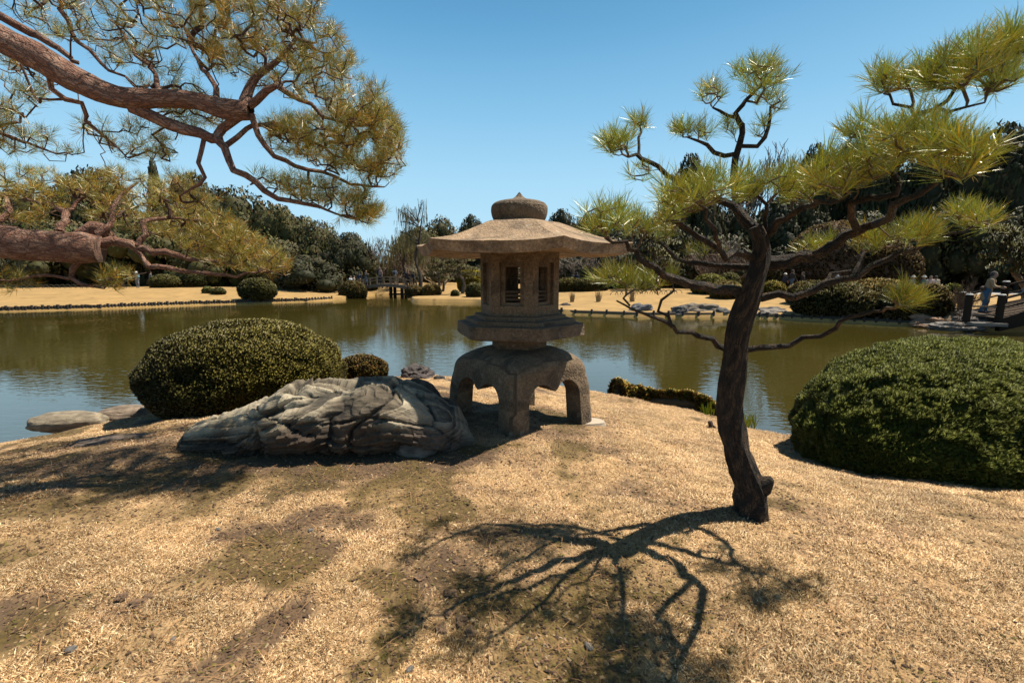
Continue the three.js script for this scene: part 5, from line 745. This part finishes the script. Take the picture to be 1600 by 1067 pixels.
  rk(1208, 482, 25.4, 1.0, 0.22, 0.5, [0.34, 0.29, 0.24], 'flat pale shore slab right of the black pine trunk, lower one', 6.9);
  rk(1212, 473, 26.4, 0.9, 0.26, 0.5, [0.16, 0.14, 0.13], 'dark shore slab right of the black pine trunk, upper one', 7.9);
  rk(882, 474, 30.5, 0.4, 0.25, 0.3, [0.17, 0.15, 0.14], 'small dark rock at the edge just right of the lantern', 8.9);
  [[1455, 498, 0.9, 0.35, 'reddish low rock at the left foot of the near bridge bank'], [1490, 488, 1.0, 0.4, 'mossy brown rock in the near bridge bank'], [1520, 494, 0.9, 0.42, 'dark layered rock below the near bridge post, left one'], [1548, 500, 0.8, 0.4, 'dark layered rock below the near bridge post, right one'], [1500, 504, 1.1, 0.2, 'flat pale slab at the waterline below the near bridge']].forEach(([px, py, sx, sy, l], i) => { const z = [21.2, 21.4, 20.6, 19.9, 20.0][i], y = [0.2, 0.5, 0.4, 0.3, 0.12][i]; stone('bank_rock', l, V(XAT(px, z, y), y, -z), sx, sy, 0.6, [[0.34, 0.20, 0.12], [0.26, 0.19, 0.11], [0.14, 0.12, 0.10], [0.15, 0.13, 0.11], [0.24, 0.21, 0.18]][i], 60 + i, 0, 'rocks along the far shore', 0.34); });
  // stakes that edge the banks
  const sg = new THREE.CylinderGeometry(0.06, 0.065, 0.5, 6), sm = mat(rgb(0.05, 0.038, 0.028), { roughness: 1 });
  const stakes = (label, x0, x1, n, rail) => { const T = thing('bank_edging', label, 'edging', V(0, 0, 0)), r = rng(n), mb = new MB(), P = []; for (let k = 0; k < n; k++) { const x = lerp(x0, x1, (k + 0.3 * r()) / n), z = along(FAR, x) - 0.06; P.push(V(x, 0.22, -z)); const o = part('stake', sg, sm, T); o.position.set(x, 0.05 + 0.10 * r(), -z); o.scale.set(1 + 0.6 * r(), 1, 1 + 0.6 * r()); } if (rail) { tube(mb, P.map((p) => p.clone().add(V(0, -0.04, -0.08))), P.map(() => 0.10), 6, 0.2, 3); part('log', mb.geo(), sm, T); } return T; };
  stakes('dark wooden stakes edging the left meadow along the water', -33, -16.4, 120, true);
  stakes('dark wooden stakes edging the right bank beyond the lantern', 1.2, 12.2, 13, true);
  stakes('dark log edging along the right bank below the overhanging bushes', 12.6, 20.2, 22, true);
  // low hoop fence on the left meadow
  const hoops = (label, px0, px1, z, n, hw) => { const T = thing('hoop_fence', label, 'fence', V(0, 0, 0)), a = F(px0, z), b = F(px1, z), g = new THREE.TorusGeometry(hw, 0.022, 4, 14, PI), m = mat(rgb(0.10, 0.085, 0.06), { roughness: 1 }); for (let k = 0; k < n; k++) { const p = a.clone().lerp(b, k / (n - 1)), o = part('hoop', g, m, T); p.y = farH(p.x, -p.z); o.position.copy(p); } return T; };
  hoops('low bamboo hoop fence along the path on the left meadow', 2, 200, 46, 24, 0.36);
  hoops('low bamboo hoop fence on the right bank behind the rocks', 960, 1060, 36, 14, 0.3);
  hoops('low bamboo hoop fence beside the post of the near bridge', 1474, 1516, 21.5, 5, 0.22);
  // pale gravel path behind the right bank
  const pm = new MB(); for (let k = 0; k <= 40; k++) { const px = lerp(1330, 1800, k / 40), a = F(px, 33), b = F(px, 38); pm.v(a.x, a.y + 0.02, a.z); pm.v(b.x, b.y + 0.02, b.z); } for (let k = 0; k < 40; k++) pm.q(2 * k, 2 * k + 2, 2 * k + 3, 2 * k + 1); struct('path', pm.geo(), mat(rgb(0.40, 0.36, 0.32), { bumpMap: stoneBump, bumpScale: 0.01 }));
}

// ------------------------------------------------------------------ bridges
M.wood = mat(rgb(0.17, 0.115, 0.075), { roughness: 0.9, bumpMap: stoneBump, bumpScale: 0.004 }); M.woodPale = mat(rgb(0.25, 0.165, 0.095), { roughness: 0.9 }); M.woodDark = new THREE.MeshPhysicalMaterial({ color: rgb(0.026, 0.018, 0.013), specularIntensity: 0.15, roughness: 1, bumpMap: stoneBump, bumpScale: 0.004 }); M.cap = mat(rgb(0.35, 0.35, 0.34), { roughness: 0.6 });
{
  const z = 47, x0 = XAT(562, z, 0.8), x1 = XAT(648, z, 0.8), n = 26, W = 1.1, yAt = (t) => 0.98 + 0.42 * (1 - pow(2 * t - 1, 2)), T = thing('footbridge', 'small arched wooden footbridge crowded with people across the water', 'bridge', V(x0, 0, -z));
  const L = x1 - x0, side = (zz, h, d, off) => { const mb = new MB(); for (let k = 0; k <= n; k++) { const t = k / n, y = yAt(t) + off; for (const [dy, dz] of [[-h, -d], [0, -d], [0, d], [-h, d]]) mb.v(t * L, y + dy, zz + dz); } for (let k = 0; k < n; k++) for (let j = 0; j < 4; j++) { const a = k * 4 + j, b = k * 4 + (j + 1) % 4; mb.q(a, a + 4, b + 4, b); } return mb.geo(); };
  const fl = (g) => g.index ? g.toNonIndexed() : g; for (const s of [-1, 1]) part('beam', toCreasedNormals(fl(side(s * W, 0.30, 0.10, 0)), 0.5), M.wood, T);
  for (let k = 0; k < 24; k++) { const t = (k + 0.5) / 24, o = part('deck_plank', box(L / 24 - 0.02, 0.06, 2 * W - 0.22), M.wood, T); o.position.set(t * L, yAt(t) - 0.03, 0); }
  for (const s of [-1, 1]) { part('handrail', toCreasedNormals(fl(side(s * W, 0.09, 0.05, 0.72)), 0.5), M.woodPale, T); part('lower_rail', toCreasedNormals(fl(side(s * W, 0.06, 0.03, 0.42)), 0.5), M.woodPale, T); for (let k = 0; k <= 8; k++) { const o = part('rail_post', box(0.12, 0.74, 0.12), M.woodPale, T); o.position.set(k / 8 * L * 0.99 + 0.02, yAt(k / 8) + 0.36, s * (W + 0.001)); } }
  for (const t of [0.60, 0.80]) for (const s of [-0.8, 0.8]) { const o = part('pile', new THREE.CylinderGeometry(0.16, 0.18, 2.2, 10), M.woodDark, T); o.position.set(t * L, 0.05, s); }
  const o = part('cross_beam', box(1.5, 0.18, 0.2), M.woodDark, T); o.position.set(0.70 * L, 0.35, 0.8);
}
{
  // near arched bridge leaving the frame on the right
  const a = V(XAT(1562, 18.6, 0.75), 0.75, -18.6), dir = V(1, 0, 0.33).normalize(), side = V(-dir.z, 0, dir.x).negate(), T = thing('garden_bridge', 'dark wooden arched bridge with capped posts leaving the frame at the right edge', 'bridge', V(a.x, 0, a.z)); T.rotation.y = -Math.atan2(dir.z, dir.x);
  const L = 9, yAt = (t) => 0.62 + 1.0 * sin(PI * clamp(t)) ** 1.0, W = 1.3, n = 30;
  const band = (zz, top, bot, d) => { const mb = new MB(); for (let k = 0; k <= n; k++) { const t = k / n; for (const [dy, dz] of [[bot, -d], [top, -d], [top, d], [bot, d]]) mb.v(t * L, yAt(t) + dy, zz + dz); } for (let k = 0; k < n; k++) for (let j = 0; j < 4; j++) { const p = k * 4 + j, q = k * 4 + (j + 1) % 4; mb.q(p, p + 4, q + 4, q); } return toCreasedNormals(mb.geo().toNonIndexed(), 0.5); };
  for (const s of [0, -2 * W]) { part('beam', band(s, 0.02, -0.5, 0.13), M.woodDark, T); part('handrail', band(s, 0.86, 0.78, 0.06), M.woodDark, T); part('lower_rail', band(s, 0.46, 0.40, 0.04), M.woodDark, T); }
  for (let k = 0; k < 60; k++) { const t = (k + 0.5) / 60, o = part('deck_plank', box(L / 60 - 0.015, 0.05, 2 * W - 0.28), M.wood, T); o.position.set(t * L, yAt(t) + 0.0, -W); }
  for (let k = 0; k <= 6; k++) for (const s of [0, -2 * W]) { const o = part('bridge_post', new THREE.CylinderGeometry(0.125, 0.13, 1.15, 14), M.woodDark, T); o.position.set(k / 6 * L, yAt(k / 6) + 0.40, s + 0.001); const c = part('post_cap', new THREE.CylinderGeometry(0.09, 0.135, 0.05, 14), M.cap, o); c.position.y = 0.60; }
  // level fence of the approach: one more post to the left with two rails
  for (const s of [0]) { const o = part('bridge_post', new THREE.CylinderGeometry(0.125, 0.13, 1.15, 14), M.woodDark, T); o.position.set(-1.05, 1.02, s); const c = part('post_cap', new THREE.CylinderGeometry(0.09, 0.135, 0.05, 14), M.cap, o); c.position.y = 0.60; for (const y of [1.12, 0.78]) { const q = part('rail', box(1.0, 0.07, 0.06), M.wood, T); q.position.set(-0.52, y, s); } const st = part('step', box(1.1, 0.12, 0.6), mat(rgb(0.16, 0.14, 0.12), {}), T); st.position.set(-0.52, 0.42, 0.25); }
  for (const t of [0.45, 0.72]) for (const s of [-0.2, -2 * W + 0.2]) { const o = part('pile', new THREE.CylinderGeometry(0.17, 0.19, 3, 10), M.woodDark, T); o.position.set(t * L, 0.0, s); }
}

// ------------------------------------------------------------------ people
function surface(field, lo, hi, h) {          // surface nets over a signed distance
  const nx = Math.ceil((hi[0] - lo[0]) / h) + 1, ny = Math.ceil((hi[1] - lo[1]) / h) + 1, nz = Math.ceil((hi[2] - lo[2]) / h) + 1, f = new Float32Array(nx * ny * nz), id = (i, j, k) => (k * ny + j) * nx + i;
  for (let k = 0; k < nz; k++) for (let j = 0; j < ny; j++) for (let i = 0; i < nx; i++) f[id(i, j, k)] = field(lo[0] + i * h, lo[1] + j * h, lo[2] + k * h);
  const vi = new Int32Array(nx * ny * nz).fill(-1), P = [], idx = [];
  for (let k = 0; k < nz - 1; k++) for (let j = 0; j < ny - 1; j++) for (let i = 0; i < nx - 1; i++) {
    let s = 0, sx = 0, sy = 0, sz = 0, c = 0; const cr = [0, 1, 2, 3, 4, 5, 6, 7].map((m) => f[id(i + (m & 1), j + ((m >> 1) & 1), k + (m >> 2))]); for (const q of cr) if (q < 0) s++;
    if (s === 0 || s === 8) continue;
    for (let m = 0; m < 8; m++) for (const b of [1, 2, 4]) { const n = m | b; if (n === m) continue; const a = cr[m], d = cr[n]; if ((a < 0) === (d < 0)) continue; const t = a / (a - d); sx += (m & 1) + (b === 1 ? t : 0); sy += ((m >> 1) & 1) + (b === 2 ? t : 0); sz += (m >> 2) + (b === 4 ? t : 0); c++; }
    vi[id(i, j, k)] = P.length / 3; P.push(lo[0] + (i + sx / c) * h, lo[1] + (j + sy / c) * h, lo[2] + (k + sz / c) * h);
  }
  const quad = (a, b, c, d, flip) => { if (flip) idx.push(a, c, b, a, d, c); else idx.push(a, b, c, a, c, d); };
  for (let k = 1; k < nz - 1; k++) for (let j = 1; j < ny - 1; j++) for (let i = 1; i < nx - 1; i++) {
    const a = f[id(i, j, k)] < 0;
    if (a !== f[id(i + 1, j, k)] < 0) quad(vi[id(i, j - 1, k - 1)], vi[id(i, j, k - 1)], vi[id(i, j, k)], vi[id(i, j - 1, k)], !a);
    if (a !== f[id(i, j + 1, k)] < 0) quad(vi[id(i - 1, j, k - 1)], vi[id(i - 1, j, k)], vi[id(i, j, k)], vi[id(i, j, k - 1)], !a);
    if (a !== f[id(i, j, k + 1)] < 0) quad(vi[id(i - 1, j - 1, k)], vi[id(i, j - 1, k)], vi[id(i, j, k)], vi[id(i - 1, j, k)], !a);
  }
  const g = new THREE.BufferGeometry(); g.setAttribute('position', new THREE.Float32BufferAttribute(P, 3)); g.setIndex(idx); g.computeVertexNormals(); return g;
}
function person(label, pos, turn, o) {       // faces +z before the turn; heights for 1.68 m
  const top = o.top, legs = o.legs, skin = [0.30, 0.18, 0.12], hair = o.hair ?? [0.02, 0.016, 0.014], shoe = [0.03, 0.03, 0.03], st = o.stride ?? 0.05, lean = o.lean ?? 0, cap = [];
  const b = (a, c, ra, rc, col) => cap.push([V(...a), V(...c), ra, rc, col]);
  const hip = [0, 0.90, 0], ch = [0, 1.28, 0.02 + lean * 0.75], nk = [0, 1.43, lean * 1.0], hd = [0, 1.56, 0.03 + lean * 1.15];
  b([-0.07, 0.92, 0], [0.07, 0.92, 0], 0.115, 0.115, legs); b([0, 0.98, lean * 0.1], ch, 0.125, 0.145, top); b([-0.13, 1.34, ch[2]], [0.13, 1.34, ch[2]], 0.085, 0.085, top); b(nk, [0, 1.48, hd[2] - 0.02], 0.05, 0.05, skin);
  b([0, 1.53, hd[2] + 0.01], [0, 1.60, hd[2]], 0.078, 0.09, skin); b([0, 1.60, hd[2] - 0.03], [0, 1.635, hd[2] - 0.015], 0.098, 0.085, hair); b([0, 1.545, hd[2] + 0.085], [0, 1.555, hd[2] + 0.075], 0.018, 0.016, skin);
  if (o.longHair) b([0, 1.56, hd[2] - 0.06], [0, 1.36, hd[2] - 0.10], 0.075, 0.06, hair);
  for (const s of [-1, 1]) {
    const kz = s * st * 0.6 + 0.03, fz = s * st * 1.5; b([s * 0.085, 0.88, 0], [s * 0.09, 0.48, kz], 0.088, 0.06, legs); b([s * 0.09, 0.48, kz], [s * 0.095, 0.09, fz - 0.02], 0.058, 0.045, legs); b([s * 0.095, 0.045, fz - 0.04], [s * 0.11, 0.035, fz + 0.14], 0.045, 0.038, shoe);
    const up = o.arms?.[s < 0 ? 0 : 1] ?? 'down', sh = [s * 0.19, 1.36, ch[2]]; let el, ha;
    if (up === 'phone') { el = [s * 0.22, 1.12, ch[2] + 0.08]; ha = [s * 0.06, 1.26, ch[2] + 0.30]; } else if (up === 'rail') { el = [s * 0.24, 1.10, ch[2] + 0.10]; ha = [s * 0.05, 1.06, ch[2] + 0.34]; } else if (up === 'face') { el = [s * 0.26, 1.20, ch[2] + 0.18]; ha = [s * 0.07, 1.52, hd[2] + 0.20]; } else { el = [s * 0.235, 1.08, ch[2] * 0.5 - 0.02 - s * st * 0.5]; ha = [s * 0.235, 0.84, ch[2] * 0.3 + 0.06 - s * st]; }
    b(sh, el, 0.058, 0.045, top); b(el, ha, 0.044, 0.032, top); const hv = V(...ha), hv2 = hv.clone().sub(V(...el)).normalize().multiplyScalar(0.10).add(hv); b(ha, hv2.toArray(), 0.034, 0.026, skin);
  }
  if (o.coat) b([0, 0.95, lean * 0.1], [0, 0.62, -0.02], 0.14, 0.155, o.coat);
  const d = (p, c) => { const ab = c[1].clone().sub(c[0]), t = clamp(p.clone().sub(c[0]).dot(ab) / ab.lengthSq()); return p.distanceTo(c[0].clone().addScaledVector(ab, t)) - lerp(c[2], c[3], t); };
  const h = o.fine ?? 0.034, q = V(0, 0, 0), pre = cap.map((c) => ({ a: c[0], ab: c[1].clone().sub(c[0]), l: max(1e-9, c[1].clone().sub(c[0]).lengthSq()), r0: c[2], r1: c[3] }));
  const fld = (x, y, z) => { let m = 0; const K = 36; for (const c of pre) { const px = x - c.a.x, py = y - c.a.y, pz = z - c.a.z, t = clamp((px * c.ab.x + py * c.ab.y + pz * c.ab.z) / c.l), e = hypot(px - c.ab.x * t, py - c.ab.y * t, pz - c.ab.z * t) - (c.r0 + (c.r1 - c.r0) * t); if (e < 0.25) m += exp(-K * e); } return m > 0 ? -Math.log(m) / K : 0.3; };
  const g = surface(fld, [-0.42, -0.06, -0.42], [0.42, 1.80, 0.62], h), P = g.attributes.position, cl = []; for (let i = 0; i < P.count; i++) { q.fromBufferAttribute(P, i); let bd = 9, bc = top; for (const c of cap) { const e = d(q, c); if (e < bd) { bd = e; bc = c[4]; } } cl.push(...bc); } g.setAttribute('color', new THREE.Float32BufferAttribute(cl, 3));
  const T = thing('person', label, 'person', pos, turn, o.group); const body = part('body', g, M.cloth, T); T.scale.setScalar((o.h ?? 1.65) / 1.70);
  if (o.hat) { const mb = new THREE.LatheGeometry([[0, 0.13], [0.06, 0.125], [0.10, 0.09], [0.11, 0.03], [0.17, 0.01], [0.172, 0.0], [0.10, 0.0]].map(([x, y]) => new THREE.Vector2(x, y)), 16); const m = part('hat', mb, mat(rgb(...o.hat)), T); m.position.set(0, 1.60, hd[2]); m.rotation.x = 0.1; }
  if (o.pack) { const m = part('backpack', new THREE.CapsuleGeometry(0.13, 0.16, 4, 10).scale(1, 1, 0.7), mat(rgb(...o.pack)), T); m.position.set(0, 1.17, ch[2] - 0.20); }
  if (o.bag) { const m = part('bag', new THREE.SphereGeometry(0.13, 14, 10).scale(1.1, 0.75, 0.7), mat(rgb(...o.bag)), T); m.position.set(-0.2, 1.02, -0.12); }
  if (o.cam) { const m = part('camera', new THREE.CylinderGeometry(0.03, 0.035, 0.08, 10).rotateX(PI / 2), mat(rgb(0.02, 0.02, 0.02)), T); m.position.set(0, 1.27, ch[2] + 0.37); }
  return T;
}
M.cloth = mat(0xffffff, { vertexColors: true, roughness: 0.9 });
{
  const navy = [0.02, 0.025, 0.05], black = [0.016, 0.016, 0.018], white = [0.5, 0.5, 0.5], beige = [0.33, 0.21, 0.115], jean = [0.05, 0.09, 0.16], grey = [0.16, 0.16, 0.17];
  person('person on the left meadow in a teal jacket and grey trousers taking a photo', F(215, 47), 0.4, { top: [0.14, 0.26, 0.30], legs: [0.20, 0.20, 0.21], hat: [0.6, 0.6, 0.58], arms: ['phone', 'phone'] });
  person('person in grey standing in tree shade right of the teal jacket on the left meadow', F(236, 52), 2.6, { top: grey, legs: navy });
  person('person in dark clothes in the shade right of the low wide clipped bush', F(286, 50), 0.2, { top: navy, legs: black, arms: ['phone', 'phone'], hair: [0.3, 0.28, 0.25] });
  person('person in black standing at the right end of the left meadow', F(483, 52), 1.0, { top: black, legs: navy });
  person('person in white crouched among the people at the end of the left meadow', F(497, 52).add(V(0, -0.5, 0)), 2.0, { top: white, legs: grey });
  const bz = 47, bx = (px) => XAT(px, bz, 1.3), deck = (px) => { const t = clamp((px - 562) / 86); return 0.98 + 0.42 * (1 - pow(2 * t - 1, 2)); };
  [[572, 0.0, black, jean, 'person in black with blue jeans near the left end of the far bridge', 1.2], [592, -0.3, navy, black, 'tall dark person at the middle of the far bridge, left one of a pair', 0.4], [596.5, 0.3, [0.30, 0.2, 0.16], navy, 'person in brown beside the tall dark person on the far bridge', -0.6], [619, 0.4, [0.35, 0.42, 0.44], beige, 'person in pale blue with light trousers on the far bridge', 2.9], [633, -0.3, black, black, 'person in black right of the pale blue one on the far bridge', 1.6], [639, 0.3, [0.06, 0.03, 0.03], black, 'person in dark brown near the right end of the far bridge', 0.2], [646, -0.2, navy, black, 'dark-clad person next to the willow trunk at the bridge end', -1.2]].forEach(([px, dz, t, l, lab, tn], i) => person(lab, V(bx(px), deck(px) - 0.0, -bz + dz), tn, { top: t, legs: l, h: i === 1 ? 1.72 : 1.58, group: 'people on the far bridge', arms: i % 3 === 0 ? ['phone', 'phone'] : undefined, pack: i === 3 ? [0.05, 0.05, 0.06] : undefined }));
  [[548, 45.5, white, grey, 'person in white left of the far bridge, leftmost'], [553, 46.5, [0.45, 0.36, 0.3], grey, 'person in beige left of the far bridge beside the one in white'], [562, 47, navy, beige, 'person in navy stepping onto the left end of the far bridge']].forEach(([px, z, t, l, lab], i) => { const p = V(XAT(px, z, 0.9), 0, -z); p.y = i === 2 ? 0.98 : farH(p.x, z) + 0.35; person(lab, p, 1.2 + i, { top: t, legs: l, h: 1.58 }); });
  person('person in black with white trousers just right of the lantern, left of a couple', F(894, 44), 2.8, { top: black, legs: white });
  person('person in dark blue of the couple just right of the lantern', F(901, 44), 2.4, { top: navy, legs: [0.08, 0.09, 0.12], stride: 0.12, bag: white });
  person('person in dark jacket and jeans with a white cap right of the black pine trunk', F(1225, 38), 1.7, { top: navy, legs: black, hat: [0.7, 0.7, 0.7], stride: 0.1, h: 1.5 });
  person('tall person in black jacket and blue jeans walking right of the black pine trunk', F(1236, 37.5), 1.7, { top: black, legs: jean, stride: 0.2, h: 1.78 });
  person('person in black with wavy hair walking behind the tall one in jeans', F(1253, 37), 4.4, { top: black, legs: [0.12, 0.05, 0.05], longHair: true, stride: 0.1, h: 1.6 });
  person('person in pale and black clothes behind the lower right pine branch', F(1306, 36), 1.2, { top: [0.3, 0.32, 0.36], legs: black, h: 1.6 });
  const sit = (px, z, lab, o) => { const p = F(px, z); p.y -= 0.32; person(lab, p, o.t, o); };
  sit(1424, 34, 'leftmost of the four people resting behind the mounds, in blue with a hat', { t: 0.6, top: [0.08, 0.12, 0.26], legs: navy, hat: [0.35, 0.36, 0.33], pack: [0.2, 0.24, 0.1] });
  sit(1441, 34, 'second of the four people resting behind the mounds, in green with a hat', { t: 0.4, top: [0.06, 0.12, 0.10], legs: navy, hat: [0.32, 0.34, 0.31] });
  sit(1452, 34, 'third of the four people resting behind the mounds, in pale pink', { t: 5.6, top: [0.5, 0.42, 0.4], legs: grey });
  sit(1460, 34, 'rightmost of the four people resting behind the mounds, in beige', { t: 2.6, top: [0.5, 0.44, 0.36], legs: grey });
  const p1 = V(XAT(1545, 19.3, 0.8), 0.80, -19.5); person('person in a beige coat and jeans leaning by the near bridge post with a camera', p1, 0.75, { fine: 0.022, top: beige, legs: [0.04, 0.10, 0.17], hair: [0.05, 0.04, 0.035], lean: 0.10, arms: ['rail', 'rail'], coat: beige, bag: [0.06, 0.03, 0.02], cam: true, h: 1.74 });
  const p2 = V(XAT(1600, 18.6, 1.0), 0.82, -18.4); person('person in grey over pink cut by the right edge on the near bridge', p2, -1.2, { fine: 0.026, top: [0.20, 0.19, 0.20], legs: [0.3, 0.2, 0.22], h: 1.62 });
}
renderer.render(scene, camera);
